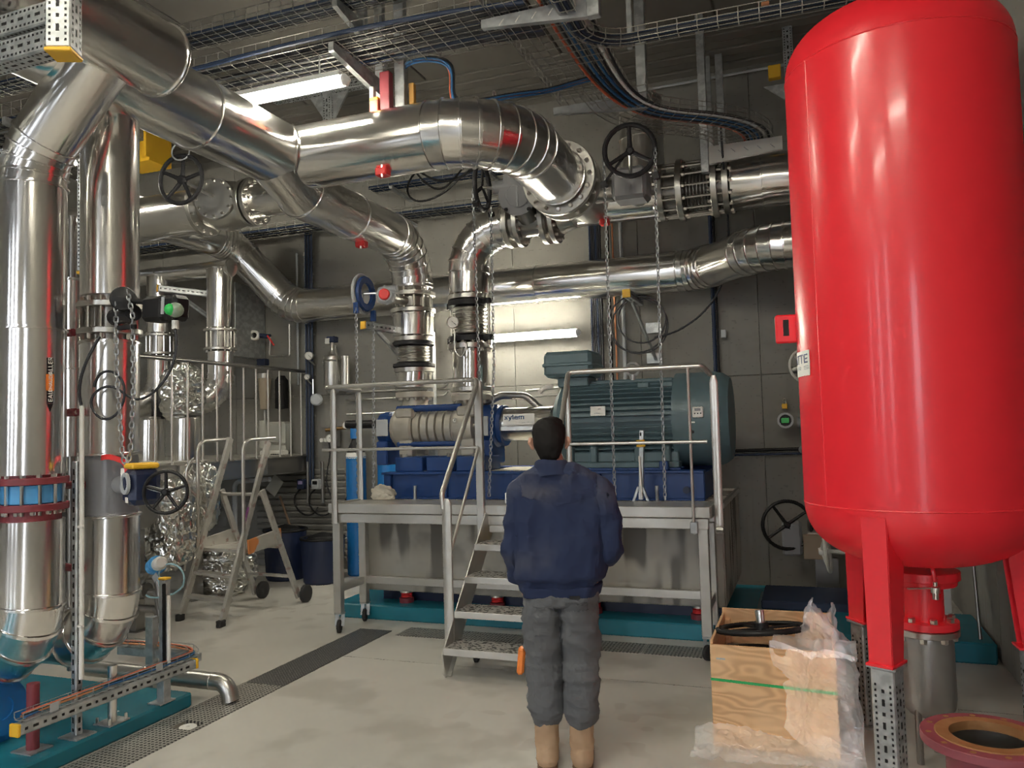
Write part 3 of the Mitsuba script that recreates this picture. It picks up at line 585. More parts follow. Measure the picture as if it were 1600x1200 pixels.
part(av, 'cable', sweep(smooth_line([(-3.09,3.25,2.22),(-3.10,3.25,2.05),(-3.22,3.25,1.90),(-3.38,3.25,1.86),(-3.52,3.22,1.93),(-3.62,3.20,1.86),(-3.55,3.2,1.76),(-3.42,3.2,1.80),(-3.40,3.2,1.95),(-3.50,3.2,2.01),(-3.60,3.2,1.93)], 8), .007, 8), M['cable'], label='dark looped signal cable')
part(av, 'chain_guide', box(-3.43,-3.31,3.19,3.215,2.225,2.25,.004), M['black'])
chain([(-3.435,3.19,2.37),(-3.43,3.19,2.0),(-3.39,3.19,1.56),(-3.365,3.19,1.50)], 'front strand of the doubled bright chain hanging beside the second riser', 'chain strands of the riser valve')
chain([(-3.385,3.22,2.43),(-3.33,3.20,2.30),(-3.325,3.20,1.9),(-3.345,3.20,1.58),(-3.365,3.20,1.51)], 'rear strand of the doubled bright chain hanging beside the second riser', 'chain strands of the riser valve')
# --- blue gear valve on the grey piece
bv = thing('gear_valve', 'dark blue gearbox with a yellow cap on the grey pipe piece', 'valve')
bx = np.array([unit(A(.9,-.43,0)), unit(A(.43,.9,0)), A(0,0,1)]); bo = A(-3.29,3.22,1.395)
part(bv, 'gearbox', obox(bo, bx, (.145,.16,.19), .03), M['navy'])
part(bv, 'cap', obox(bo+A(0,0,.108), bx, (.13,.14,.03), .012), M['yellow'])
k_ = part(bv, 'indicator_ring', lathe([(.036,0),(.056,0),(.056,.014),(.036,.014)], 32, bo+bx[0]*.02-bx[1]*.08+A(0,0,.02), -bx[1], closed=True), M['lt_grey'])
part(k_, 'indicator', lathe([(0,0),(.036,0),(.036,.008),(0,.008)], 28, bo+bx[0]*.02-bx[1]*.08+A(0,0,.02), -bx[1]), M['navy'])
part(bv, 'name_plate', obox(bo+bx[0]*.02-bx[1]*.081-A(0,0,.065), bx, (.036,.004,.028), 0), M['white'])
part(bv, 'mounting_flange', cyl(bo-bx[0]*.07, bo-bx[0]*.12, .07, 28), M['lt_grey'])
part(bv, 'neck', cyl(bo-bx[0]*.10, (x2+.06,y2-.02,1.395), .05, 20), M['grey_paint'])
part(bv, 'shaft', cyl(bo+bx[0]*.06, (-3.14,3.235,1.365), .012, 12), M['lt_grey'])
wheel(bv, (-3.13,3.22,1.365), unit(A(.55,-1,.05)), .108, 5, .009, M['black'], .02, .3, .01)
tp = thing('barrier_tape', 'torn red and white tape tied to the grey pipe piece', 'tape')
for i, (pa, m_) in enumerate((([(-3.62,3.262,1.545),(-3.54,3.245,1.55),(-3.46,3.235,1.535)],'label_red'),([(-3.46,3.235,1.535),(-3.40,3.225,1.50),(-3.385,3.215,1.45)],'label_red'),([(-3.42,3.225,1.49),(-3.41,3.215,1.44),(-3.40,3.21,1.385)],'white'))):
    p_ = smooth_line(pa, 5); o_ = []
    for a_, b_ in zip(p_[:-1], p_[1:]): o_.append(bar(a_, b_, .028, .0015, (.4,-1,.2), 0))
    stuff(tp, 'strip', cat(*o_), M[m_])
# hanging hand chains
chain([(-3.80,6.19,2.76),(-3.81,6.19,1.05)], 'left of two bright chains from the blue wheel beside the left pump nozzle')
chain([(-3.79,6.48,2.72),(-3.80,6.44,1.05)], 'right of two bright chains from the blue wheel beside the left pump nozzle')
chain([(-2.63,6.22,3.72),(-2.62,6.22,2.4),(-2.60,6.22,1.45),(-2.605,6.22,1.07)], 'chain from the grey gearbox wheel running down behind the stair post')
chain([(-2.50,6.30,3.55),(-2.50,6.28,2.2),(-2.545,6.25,1.4),(-2.555,6.22,1.06)], 'thin chain from the grey gearbox wheel hanging left of the lettered guard')
chain([(-1.445,6.13,3.80),(-1.445,6.13,3.4),(-1.448,6.13,1.07)], 'left of two chains from the big black wheel hanging before the motor')
chain([(-1.03,6.13,3.80),(-1.04,6.13,3.4),(-1.056,6.13,1.07)], 'right of two chains from the big black wheel hanging before the motor')
# ---------------------------------------------------------------- pump set
PZ = 1.68
pm = thing('pump', 'multistage pump with grey ring casings between blue bearing housings', 'pump')
mat('cast', prin(proc(lambda p, n, uv: mix((.36,.335,.29),(.52,.49,.43), nz(p, 8.0, 3))), .42, .45))
def xl(prof, o=(0,yd,PZ-.01), n=40): return lathe(prof, n, o, X)
part(pm, 'suction_casing', xl([(0,-3.80),(.15,-3.80),(.20,-3.75),(.215,-3.70),(.215,-3.56),(.20,-3.54),(0,-3.54)]), M['cast'])
for k in range(5): part(pm, 'stage_casing', xl([(0,-3.54+.083*k),(.165,-3.54+.083*k),(.190,-3.53+.083*k),(.19,-3.47+.083*k),(.165,-3.458+.083*k),(0,-3.458+.083*k)]), M['cast'])
part(pm, 'discharge_casing', xl([(0,-3.125),(.20,-3.125),(.215,-3.10),(.215,-2.96),(.20,-2.92),(.13,-2.90),(0,-2.90)]), M['cast'])
part(pm, 'suction_nozzle', lathe([(0,1.70),(.15,1.78),(.125,1.90),(.13,1.965),(0,1.965)], 36, (xc,yd,0)), M['cast'])
part(pm, 'discharge_nozzle', lathe([(0,1.70),(.15,1.80),(.12,1.88),(.125,1.92),(0,1.92)], 36, (xd,yd,0)), M['cast'])
flange(pm, (xc,yd,1.965), Z, .187, .08, .055, 12, M['cast'], .016, .025, side=-1)
flange(pm, (xd,yd,1.915), Z, .195, .08, .055, 10, M['cast'], .018, .03, side=-1)
for x in (xc-.02, xd+.02):
    for y in (-.13,.13): part(pm, 'foot', box(x-.07,x+.07,yd+y-.05,yd+y+.05,1.40,1.56,.01), M['cast'])
    part(pm, 'shoulder', box(x-.10,x+.10,yd-.20,yd+.2,1.76,1.86,.02), M['cast'])
bh = part(pm, 'bearing_housing', xl([(0,-3.96),(.10,-3.96),(.155,-3.94),(.165,-3.90),(.165,-3.84),(.12,-3.79),(0,-3.79)]), M['blue'])
part(bh, 'guard_plate', box(-3.93,-3.80,yd-.172,yd-.165,1.60,1.76,.004), M['lt_grey'])
bh = part(pm, 'bearing_housing', xl([(0,-2.91),(.12,-2.91),(.19,-2.88),(.20,-2.84),(.20,-2.72),(.16,-2.68),(0,-2.68)]), M['blue'])
part(bh, 'guard_plate', box(-2.84,-2.74,yd-.212,yd-.198,1.58,1.76,.004), M['lt_grey'])
part(bh, 'end_ring', disc_ring(.10,.19,-2.68,-2.64,36,(0,yd,PZ-.01),X), M['blue'])
for x in (-3.88,-2.78): part(pm, 'bearing_bracket', box(x-.06,x+.06,yd-.16,yd+.16,1.32,1.55,.012), M['blue'])
for y, z in ((-.15,1.855),(-.16,1.515),(.15,1.86),(.16,1.5)): part(pm, 'tie_rod', cyl((-3.70,yd+y,z),(-3.03,yd+y,z), .032 if z > 1.7 else .024, 16), M['blue'])
part(pm, 'shaft_cover', sweep(smooth_line([(-3.93,6.76,1.72),(-4.1,6.78,1.72),(-4.30,6.8,1.725)], 5), .04, 16), M['black'])
part(pm, 'balance_hose', sweep(fillet([(-2.95,6.95,1.86),(-2.70,6.95,1.955),(-2.45,6.95,1.94),(-2.30,6.95,1.80)], .15), .035, 16), M['darksteel'])
part(pm, 'eye_bolt', torus(.013, .004, 16, 6, (-3.06,6.66,1.73), Y), M['bright'])
stuff(pm, 'casing_bolts', cat(*[hexbolt(A(-2.925,yd+.15*math.cos(a),PZ+.15*math.sin(a)), X, .016, .05) for a in np.arange(12)*math.pi/6]), M['cast'])
cg = thing('coupling_guard', 'bright half round coupling guard with a white lettered label between pump and motor', 'guard')
part(cg, 'guard', xl([(.14,-2.655),(.155,-2.655),(.155,-2.17),(.14,-2.17)], (0,yd,PZ)), M['bright'])
part(cg, 'inner_sleeve', xl([(0,-2.66),(.135,-2.66),(.135,-2.16),(0,-2.16)], (0,yd,PZ)), M['stainless'])
part(cg, 'base_strip', box(-2.65,-2.18,yd-.162,yd-.155,1.62,1.66,.003), M['stainless'])
la = thing('name_label', 'white label with dark blue lettering on the bright coupling guard', 'label')
yl = yd-.205
part(la, 'plate', box(-2.592,-2.292,yl,yl+.006,1.672,1.772,.002), M['white'])
part(la, 'fixing_tab', box(-2.50,-2.38,yl+.006,yl+.06,1.70,1.75,.002), M['stainless'])
def flat_text(t, txt, h, o, mtl, d=.002, bold=True, ax=None, name='lettering', w=None):
    v, f = cat(meshkit.text_mesh(txt, h, d, bold)); v = v.copy()
    if w: v[:,0] *= w/np.ptp(v[:,0])
    ax = np.array([X, Z, -Y]) if ax is None else ax
    return part(t, name, (v@ax+A(*o), f), mtl, smooth=False)
flat_text(la, 'xylem', .040, (-2.582,yl-.0001,1.722), mat('ink', prin((.02,.06,.16), .5)), w=.19)
flat_text(la, "Let's Solve Water", .012, (-2.47,yl-.0001,1.686), M['lt_grey'], bold=False, w=.165)
mo = thing('electric_motor', 'large blue green finned electric motor on the pump base', 'motor')
mx0, mx1 = -1.985, -1.02
part(mo, 'frame', xl([(0,mx0),(.31,mx0),(.325,mx0+.02),(.325,mx1-.02),(.31,mx1),(0,mx1)], (0,yd,PZ), 48), M['motor'])
for k in range(46):
    a = math.pi*(-.30)+2*math.pi*k/46
    e = A(0, math.cos(a), math.sin(a))
    if e[2] > .93 or e[2] < -.80: continue
    part(mo, 'fin', bar(A(mx0+.02,yd,PZ)+e*.348, A(mx1-.01,yd,PZ)+e*.348, .007, .06, np.cross(X, e), .001) if False else obox(A((mx0+mx1)/2,yd,PZ)+e*.345, np.array([X, np.cross(e, X), e]), (mx1-mx0-.03,.0085,.065), .001), M['motor'])
part(mo, 'end_shield', xl([(0,-2.13),(.18,-2.13),(.27,-2.10),(.35,-2.04),(.36,-1.985),(0,-1.985)], (0,yd,PZ), 40), M['motor'])
part(mo, 'shaft', xl([(0,-2.2),(.05,-2.2),(.05,-2.1),(0,-2.1)], (0,yd,PZ), 20), M['darksteel'])
part(mo, 'fan_cowl', xl([(.36,-1.045),(.398,-1.045),(.398,-.72),(.385,-.66),(.34,-.60),(.20,-.588),(0,-.588)], (0,yd,PZ), 56), M['motor'])
part(mo, 'cowl_liner', xl([(0,-1.04),(.37,-1.04),(.37,-1.0),(0,-1.0)], (0,yd,PZ), 40), M['black'])
for s in (-1,1):
    part(mo, 'foot_rail', box(-1.96,-1.0,yd+s*.20,yd+s*.37,1.285,1.335,.008), M['motor'])
    for x in (-1.93,-1.72,-1.34,-1.10): part(mo, 'foot_web', box(x-.03,x+.03,yd+s*.19,yd+s*.36,1.33,1.47,.01), M['motor'])
    part(mo, 'foot_skirt', box(-1.95,-1.01,yd+s*.20,yd+s*.31,1.33,1.42,.01), M['motor'])
part(mo, 'top_ridge', box(-1.93,-1.06,yd-.14,yd+.14,2.0,2.04,.01), M['motor'])
for x in (-1.30,-1.10): part(mo, 'lug', box(x-.05,x+.05,yd-.235,yd-.16,1.955,2.0,.006), M['motor'])
tb = part(mo, 'terminal_box', box(-2.155,-1.72,yd-.33,yd+.08,2.075,2.30,.03), M['motor'])
part(tb, 'lid_joint', box(-2.162,-1.713,yd-.338,yd+.086,2.165,2.20,.01), M['motor'])
part(mo, 'terminal_neck', box(-2.06,-1.78,yd-.22,yd+.05,1.99,2.08,.01), M['motor'])
ey = part(mo, 'lifting_eye', torus(.055, .012, 28, 8, (-1.405,yd-.12,2.125), Y), M['galv'])
part(mo, 'eye_collar', cyl((-1.405,yd-.12,2.03),(-1.405,yd-.12,2.075), .026, 16), M['galv'])
pl = part(mo, 'rating_plate', box(-1.722,-1.592,6.497,6.503,1.728,1.808,.002), M['white'])
stuff(pl, 'print', cat(box(-1.655,-1.63,6.4955,6.4975,1.782,1.788,0), box(-1.69,-1.64,6.4955,6.4975,1.748,1.752,0)), M['grey_paint'])
part(mo, 'plate_stand', box(-1.70,-1.62,6.503,6.53,1.74,1.80,.002), M['motor'])
cc = part(mo, 'counter_box', box(-.872,-.786,6.478,6.502,1.688,1.775,.012), M['white'])
part(cc, 'display', box(-.853,-.805,6.474,6.479,1.742,1.764,.002), M['grey_paint'])
for k in range(3): part(cc, 'button', cyl((-.852+.024*k,6.474,1.722),(-.852+.024*k,6.479,1.722), .006, 10), M['black'])
part(mo, 'cowl_label', box(-.905,-.855,6.497,6.502,1.645,1.658,.001), M['white'])
part(mo, 'cowl_hole', cyl((-.88,6.512,1.575),(-.88,6.522,1.575), .013, 14), M['black'])
part(mo, 'cable_connector', sweep(smooth_line([(-2.06,6.52,1.99),(-2.11,6.48,1.985),(-2.16,6.47,1.95)], 4), .022, 12), M['white'], label='white cable end')
# base frame
bs = thing('base_frame', 'blue fabricated base frame under the pump and motor', 'base frame')
by0, by1 = 6.38, 7.42
part(bs, 'web', box(-3.67,-.80,by0+.05,by0+.07,1.045,1.25,.003), M['blue'])
part(bs, 'web', box(-3.67,-.80,by1-.07,by1-.05,1.045,1.25,.003), M['blue'])
part(bs, 'top_flange', box(-3.68,-.79,by0,by0+.16,1.25,1.27,.003), M['blue'])
part(bs, 'top_flange', box(-3.68,-.79,by1-.16,by1,1.25,1.27,.003), M['blue'])
part(bs, 'bottom_flange', box(-3.68,-.79,by0,by1,1.03,1.047,.003), M['blue'])
part(bs, 'deck_plate', box(-2.72,-2.05,by0+.17,by1-.17,1.245,1.268,.003), mat('pale_deck', prin((.42,.40,.34), .5)), label='pale plate between pump and motor')
for x in (-3.66,-3.10,-2.4,-1.7,-.86): part(bs, 'stiffener', box(x-.012 if x > -3.6 else x,x+.07,by0+.01,by0+.05,1.047,1.25,.003), M['blue'])
part(bs, 'end_plate', box(-.80,-.785,by0+.02,by1-.02,1.045,1.25,.003), M['blue'])
part(bs, 'lifting_hole', cyl((-.93,by0+.008,1.115),(-.93,by0+.03,1.115), .028, 20), M['navy'])
for x0, x1_ in ((-3.60,-3.32),(-3.28,-3.02),(-2.98,-2.70)):
    part(bs, 'pedestal', box(x0,x1_,by0+.12,by0+.50,1.27,1.40,.008), M['blue'])
for x in (-3.55,-3.07,-2.82): part(bs, 'adjusting_nut', lathe([(0,0),(.035,0),(.035,.03),(0,.03)], 6, (x,by0+.2,1.40)), M['bright'])
part(bs, 'motor_pad', box(-1.98,-.98,by0+.10,by0+.34,1.27,1.287,.003), M['blue']); part(bs, 'motor_pad', box(-1.98,-.98,by1-.34,by1-.10,1.27,1.287,.003), M['blue'])
jb = solo('jacking_block', box(-1.14,-1.07,6.40,6.47,1.27,1.345,.006), M['blue'], 'small blue jacking block with a bright bolt at the motor foot', 'block')
part(jb, 'bolt', hexbolt((-1.105,6.435,1.345), Z, .018, .03), M['bright'])
# inertia block on springs over a painted plinth
ib = solo('concrete_block', box(-3.75,-.635,6.20,7.62,.245,1.03,.012), 'm_block', 'long stained concrete block carrying the blue pump base', 'block')
part(ib, 'edge_angle', box(-.655,-.622,6.19,7.63,.995,1.036,.003), M['stainless'])
part(ib, 'edge_angle', box(-3.76,-.622,6.19,6.215,.995,1.036,.003), M['stainless'])
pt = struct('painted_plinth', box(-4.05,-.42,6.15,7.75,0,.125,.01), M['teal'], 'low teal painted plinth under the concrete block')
pn = part(pt, 'painted_recess_shade', box(-3.7,-.66,6.42,6.46,.125,.24,0), M['navy'])  # navy sheet added to imitate the dark shade under the block
for i, x in enumerate((-3.42,-2.55,-1.7,-.86)):
    s = thing('spring_mount', 'red spring mount in the dark gap under the concrete block, number from the left hidden' if False else ['red spring mount under the left end of the concrete block','red spring mount hidden behind the stair treads','red spring mount behind the standing man','red spring mount under the right end of the concrete block'][i], 'spring mount', 'spring mounts under the block')
    part(s, 'cup', lathe([(0,.125),(.065,.125),(.065,.165),(0,.165)], 24, (x,6.34,0)), M['redbrown'])
    part(s, 'spring', sweep(np.array([[x+.045*math.cos(a), 6.34+.045*math.sin(a), .165+.05*a/18.85] for a in np.linspace(0,18.85,60)]), .008, 6), M['label_red'])
    part(s, 'cap', lathe([(0,.213),(.06,.213),(.06,.245),(0,.245)], 24, (x,6.34,0)), M['bright'])
wsn = thing('warning_sign', 'yellow triangular warning sign on the concrete block behind the stairs', 'sign')
tri = Polygon([(0,.20),(-.115,0),(.115,0)]).buffer(.012)
part(wsn, 'plate', extrude(tri, .004, (-2.03,6.199,.66), -Y, None), M['yellow'])
# ---------------------------------------------------------------- mobile platform with stairs
pf = thing('work_platform', 'aluminium work platform on castors with stairs in front of the pump', 'platform')
PX0, PX1, PY0, PY1 = -3.735, -.68, 5.65, 6.12
am = mat('aluminium', prin(proc(lambda p, n, uv: mix((.44,.43,.40),(.60,.585,.55), nz(p, 7.0, 3))), .38, .7))
part(pf, 'deck', box(PX0+.02,PX1-.02,PY0+.02,PY1,1.03,1.05,.002), am)
part(pf, 'deck_beam', box(PX0-.02,PX1+.015,PY0-.02,PY0+.02,.985,1.062,.004), am)
part(pf, 'deck_beam', box(PX0-.02,PX1+.015,PY1-.04,PY1,.96,1.03,.004), am)
for x in (PX0-.02,PX1-.02): part(pf, 'deck_beam', box(x,x+.04,PY0+.021,PY1-.041,.975,1.062,.004), am)
part(pf, 'lower_frame', box(PX0,PX1,PY0,PY0+.045,.905,.98,.004), am)
part(pf, 'lower_frame', box(PX0,PX1,PY1-.06,PY1-.015,.905,.955,.004), am)
legs = []
for x in (PX0+.005,PX1-.075):
    for y in (PY0,PY1-.07):
        part(pf, 'leg', box(x,x+.07,y,y+.06,.165,.905,.004), am); legs.append((x+.035,y+.03))
part(pf, 'brace_beam', box(PX0+.07,PX1-.07,PY1-.06,PY1-.02,.33,.395,.004), am)
for x in (PX0+.015,PX1-.06): part(pf, 'brace_beam', box(x,x+.045,PY0+.06,PY1-.07,.33,.395,.004), am)
def castor(p, x, y, R=.052, yaw=.3, top=.165, fork=True):
    k = part(p, 'castor', lathe([(0,-.016),(R*.75,-.018),(R,-.012),(R,.012),(R*.75,.018),(0,.016)], 28, (x,y,R), A(math.cos(yaw), math.sin(yaw), 0)), M['rubber'])
    u = A(math.cos(yaw), math.sin(yaw), 0)
    for s in (-1,1): part(k, 'fork', bar(A(x,y,R)+u*s*.024, A(x,y,top-.012)+u*s*.024+A(0,.015,0), .004, .03, u), M['galv'])
    part(k, 'swivel_plate', box(x-.035,x+.035,y-.025,y+.045,top-.014,top,.002), M['galv'])
    part(k, 'brake_pedal', obox(A(x,y,R+.06)-np.cross(u,Z)*.055, np.array([u, np.cross(Z,u), Z]), (.03,.05,.012), .003), M['galv'])
for x, y in legs: castor(pf, x, y, .053, .35 if x < -2 else -.5)
castor(pf, -2.27, 5.22, .045, .2, .125)
# stairs
SX0, SX1 = -2.335, -1.66
for s, x in ((0,SX0),(1,SX1)):
    poly = Polygon([(4.80,0),(4.93,0),(5.80,.90),(5.80,1.0),(5.70,1.0),(4.80,.06)])
    m = trimesh.creation.extrude_polygon(Polygon([(4.84,0),(4.93,.03),(4.97,.15),(5.06,.15),(5.86,.97),(5.86,1.0),(5.60,1.0),(4.80,.16)]), .008)
    v = np.asarray(m.vertices); part(pf, 'stringer', (np.stack([x+v[:,2]-.004, v[:,0], v[:,1]], -1), np.asarray(m.faces)), am)
    part(pf, 'stringer_foot', bar((x,4.87,.005),(x,5.0,.14), .012, .06, X), am)
grt = mat('tread_grate', prin(proc(lambda p, n, uv: mix((.14,.14,.135),(.55,.54,.51), smoothstep(.32,.5, noise(p.x*70, p.y*70, 0)))), .4, .6))
for i in range(4):
    z, y = .205+.2*i, 4.80+.185*i
    k = part(pf, 'tread', box(SX0+.012,SX1-.012,y+.004,y+.235,z-.008,z,.002), grt)
    part(k, 'nosing', box(SX0+.01,SX1-.01,y-.004,y+.004,z-.045,z+.001,.002), am)
    for x in (SX0+.012,SX1-.02): part(k, 'side_plate', box(x,x+.008,y+.01,y+.23,z-.05,z-.008,.002), am)
part(pf, 'riser_bracket', box(SX0+.03,SX1-.03,5.60,5.625,.86,.91,.003), am)
# rails
tr, mr = .019, .012
rail = mat('rail', prin((.62,.60,.56), .3, .8))
def post(x, y, z0, z1, w=.045, t=.022, tap=.05, ax=X):
    a = sweep([(x,y,z0),(x,y,z1-tap),(x,y,z1)], [w*.62,w*.62,w*.3], 12); v, f = a; v = v.copy(); c = A(x,y,0); q = np.cross(Z, ax)
    d = (v-c)@q; v -= np.outer(d*(1-t/w), q); return v, f
part(pf, 'post', post(-3.685,PY0-.03,.90,2.01), rail); part(pf, 'post', post(-3.73,PY1-.02,1.02,2.01), rail)
part(pf, 'top_rail', sweep(fillet([(-3.72,PY1-.02,2.02),(-3.78,PY0-.02,2.025),(-2.375,PY0-.02,2.03),(-2.40,4.985,1.20),(-2.39,4.985,1.10)], .05), tr, 14), rail)
part(pf, 'mid_rail', cyl((-3.78,PY0-.05,1.505),(-2.375,PY0-.05,1.505), mr, 12), rail)
part(pf, 'post', box(-2.405,-2.345,PY0-.05,PY0-.01,.72,2.015,.004), am)
part(pf, 'stair_post', post(-2.365,4.985,.15,1.17,.06,.03,.03), am)
part(pf, 'mid_rail', cyl((-2.375,PY0-.06,1.50),(-2.375,5.0,.72), mr, 12), rail)
part(pf, 'post', post(-1.66,PY0-.03,.90,2.03,.035), rail)
part(pf, 'top_rail', sweep(fillet([(-1.615,4.985,1.15),(-1.65,PY0-.02,2.045),(-.68,PY0-.02,2.045),(-.64,5.76,1.99)], .03), tr, 14), rail)
part(pf, 'mid_rail', cyl((-1.66,PY0-.05,1.515),(-.66,PY0-.05,1.515), mr, 12), rail)
part(pf, 'stair_post', post(-1.63,4.985,.15,1.17,.05,.03,.03), am)
part(pf, 'post', post(-.615,5.74,.87,1.98,.050,.018,.05), rail)
part(pf, 'post', cyl((-.775,PY0-.035,.875),(-.775,PY0-.035,2.035), .011, 10), rail)
k_ = part(pf, 'clamp', box(-.80,-.75,PY0-.05,PY0+.01,.88,.96,.004), M['galv'])
part(pf, 'wing_clamp', lathe([(0,0),(.022,0),(.022,.05),(.012,.06),(0,.06)], 8, (-.63,5.70,.90), A(1,-.2,0)), M['darksteel'])
# things on the platform and the block
rg = sphere((0,0,0), 1, 4); v = rg[0]; nn = meshkit.fbm(v*2.2+5, 4); nn2 = meshkit.noise(v*6+1)
v = v*(.72+.55*nn+.12*nn2)[:,None]*A(.105,.075,.075); v[:,2] = np.maximum(v[:,2], -.045)
solo('rag', (v+A(-3.50,6.10,1.098), rg[1]), mat('cloth', prin((.55,.51,.43), .85)), 'crumpled cream rag on the platform deck beside the blue base', 'rag', smooth=True)
for i, x in enumerate((-3.275,-1.14)):
    t = thing('anchor_stud', ['upright anchor stud before the blue base near the rag','upright anchor stud before the blue base below the motor'][i], 'stud', 'anchor studs before the base')
    part(t, 'stud', cyl((x,6.26,1.035),(x,6.26,1.16), .014, 12), M['galv']); part(t, 'washer', lathe([(0,1.03),(.032,1.03),(.032,1.042),(0,1.042)], 20, (x,6.26,0)), M['galv'])
sr = thing('strut_post', 'slotted strut with a yellow clamp standing before the motor feet', 'post')
part(sr, 'strut', bar((-1.25,6.17,1.06),(-1.222,6.16,1.60), .035, .035), M['galv'])
for z in (1.57,1.485): part(sr, 'slot', box(-1.235,-1.225,6.139,6.143,z-.014,z+.014,.001), M['black'])
part(sr, 'clamp', box(-1.265,-1.195,6.125,6.145,1.505,1.525,.006), M['yellow']); part(sr, 'clamp', box(-1.265,-1.195,6.125,6.145,1.47,1.488,.006), M['yellow'])
part(sr, 'strut_brace', bar((-1.235,6.135,1.08),(-1.245,6.135,1.40), .022, .012), M['white'])
for s in (-1,1): part(sr, 'gusset', bar((-1.25+s*.06,6.16,1.04),(-1.25+s*.015,6.16,1.16), .02, .02), M['galv'])
# ---------------------------------------------------------------- slotted strut
def strut(t, a, b, w=.10, up=(0,1,0), cap0=False, cap1=False, name='strut', pitch=.05, rows=True, label=None):
    a, b = A(*a), A(*b); x, y, d = frame(b-a, up); L = np.linalg.norm(b-a)
    k = part(t, name, bar(a, b, w, w, up, .006), M['galv'], label=label)
    hs = []
    for n, m in ((x,y),(y,x),(-x,y),(-y,x)):
        for i in range(int((L-.03)/pitch)):
            q = a+d*(.03+pitch*i)+n*(w/2)
            hs.append(obox(q, np.array([m, d, n]), (.013,.030 if i % 2 else .016,.0012), 0))
            if rows:
                for s in (-1,1):
                    for j in (0,.5): hs.append(obox(q+m*s*w*.31+d*pitch*j, np.array([m, d, n]), (.009,.011,.0012), 0))
    hk = stuff(k if k.count('__') < 2 else t, 'slots', cat(*hs), M['black'], smooth=False)
    for e, s, on in ((a,-1,cap0),(b,1,cap1)):
        if on: part(k if k.count('__') < 2 else t, 'end_cap', obox(e+d*s*.008, np.array([x, y, d]), (w+.006,w+.006,.018), .004), M['yellow'], label='yellow end cap')
    return k
# ---------------------------------------------------------------- red tank
mat('tank_red', bumped(prin((.80,.022,.035), .30, 0.0, specular=.25, clearcoat=1.0, clearcoat_gloss=.97), lambda p, n, uv: .00010*fbm(p.x*26, p.y*26, p.z*26, 2)))
mat('red_plain', prin((.80,.022,.035), .30, 0.0, clearcoat=.8, clearcoat_gloss=.9))
TX, TY, TR = .488, 4.35, .525
tk = thing('pressure_tank', 'huge glossy red pressure tank standing on three red legs', 'tank')
Zb, Zt = 1.235, 3.40
def dish(z0, s, n=14):
    o = []; rk = .13; h = .30
    for k in range(n+1):
        a = math.pi/2*k/n; ex = .72
        o.append((TR*math.cos(a)**ex if k < n else 0.0, z0+s*h*math.sin(a)**.92))
    return o
part(tk, 'shell', lathe([(TR,Zb),(TR,Zt)], 96, (TX,TY,0)), M['tank_red'], smooth=60)
part(tk, 'bottom_head', lathe(dish(Zb,-1)[::-1], 96, (TX,TY,0)), M['tank_red'], smooth=60)
part(tk, 'top_head', lathe(dish(Zt,1), 96, (TX,TY,0)), M['tank_red'], smooth=60)
for z in (Zb,Zt): part(tk, 'weld_seam', torus(TR-.0015, .0045, 96, 8, (TX,TY,z)), M['red_plain'])
sa = -.109-.83
part(tk, 'weld_seam', cyl((TX+(TR-.0012)*math.sin(sa),TY-(TR-.0012)*math.cos(sa),Zb),(TX+(TR-.0012)*math.sin(sa),TY-(TR-.0012)*math.cos(sa),Zt), .004, 8), M['red_plain'])
def tank_leg(ang, r0=.46):
    e = A(math.cos(ang), math.sin(ang), 0); s = np.cross(Z, e); c = A(TX,TY,0)
    P = lambda r, l, z: c+e*r+s*l+Z*z
    def plate(pts, th, nrm):
        p = np.array(pts); n = len(p); v = np.vstack([p, p+nrm*th]); f = [[0,i+1,i] for i in range(1,n-1)]+[[n,n+i,n+i+1] for i in range(1,n-1)]
        for i in range(n): j = (i+1) % n; f += [[i,j,n+j],[i,n+j,n+i]]
        return v, np.array(f)
    lg = part(tk, 'leg', plate([P(.515,-.055,1.205),P(.515,.055,1.205),P(.515,.05,.56),P(.515,-.05,.56)], .008, e), M['red_plain'], label='red folded steel leg')
    for q in (-1,1): part(lg, 'web', plate([P(.515,q*.05,1.20),P(.40,q*.05,1.04),P(.36,q*.05,.97),P(.40,q*.045,.56),P(.515,q*.045,.56)], .007, s*q), M['red_plain'])
    part(lg, 'foot_plate', obox(c+e*.46+Z*.556, np.array([e, s, Z]), (.16,.12,.012), .002), M['red_plain'])
    return c+e*.46
angs = (math.radians(-117), math.radians(123), math.radians(3))
feet = [tank_leg(a) for a in angs]
for i, (f, a) in enumerate(zip(feet, angs)):
    t = thing('slotted_post', ['perforated galvanised post under the front leg of the red tank','perforated galvanised post under the rear left leg of the red tank','perforated galvanised post under the right leg of the red tank'][i], 'post', 'posts under the red tank')
    strut(t, (f[0],f[1],.012), (f[0],f[1],.538), .105, (math.cos(a),math.sin(a),0), name='post')
    part(t, 'base_plate', box(f[0]-.09,f[0]+.09,f[1]-.09,f[1]+.09,0,.012,.002), M['galv'])
    part(t, 'top_plate', obox(A(f[0],f[1],.544), rz(a), (.13,.13,.012), .002), M['galv'])
q = feet[1]
for z in (.72,.80): pass
part(tk, 'lug', obox(A(TX,TY,0)+A(-.575,.06,2.13), rz(.15), (.11,.03,.15), .008), M['red_plain'], label='red lifting lug with a slot')
part(tk, 'lug_slot', obox(A(TX,TY,0)+A(-.575,.0437,2.135), rz(.15), (.028,.003,.085), 0), M['black'])
tlab = thing('tank_label', 'white maker plate with dark lettering on the left edge of the red tank', 'label')
wrap((TX,TY), TR+.001, -.109-1.66, -.109-.985, 1.865, 1.99, M['white'], 'plate', tlab, .002, 14)
on_cyl('LATTE', .042, (TX,TY), TR+.0032, -.109-1.02-.26, 1.95, mat('ink_blue', prin((.02,.03,.12), .5)), tlab, w=.27)
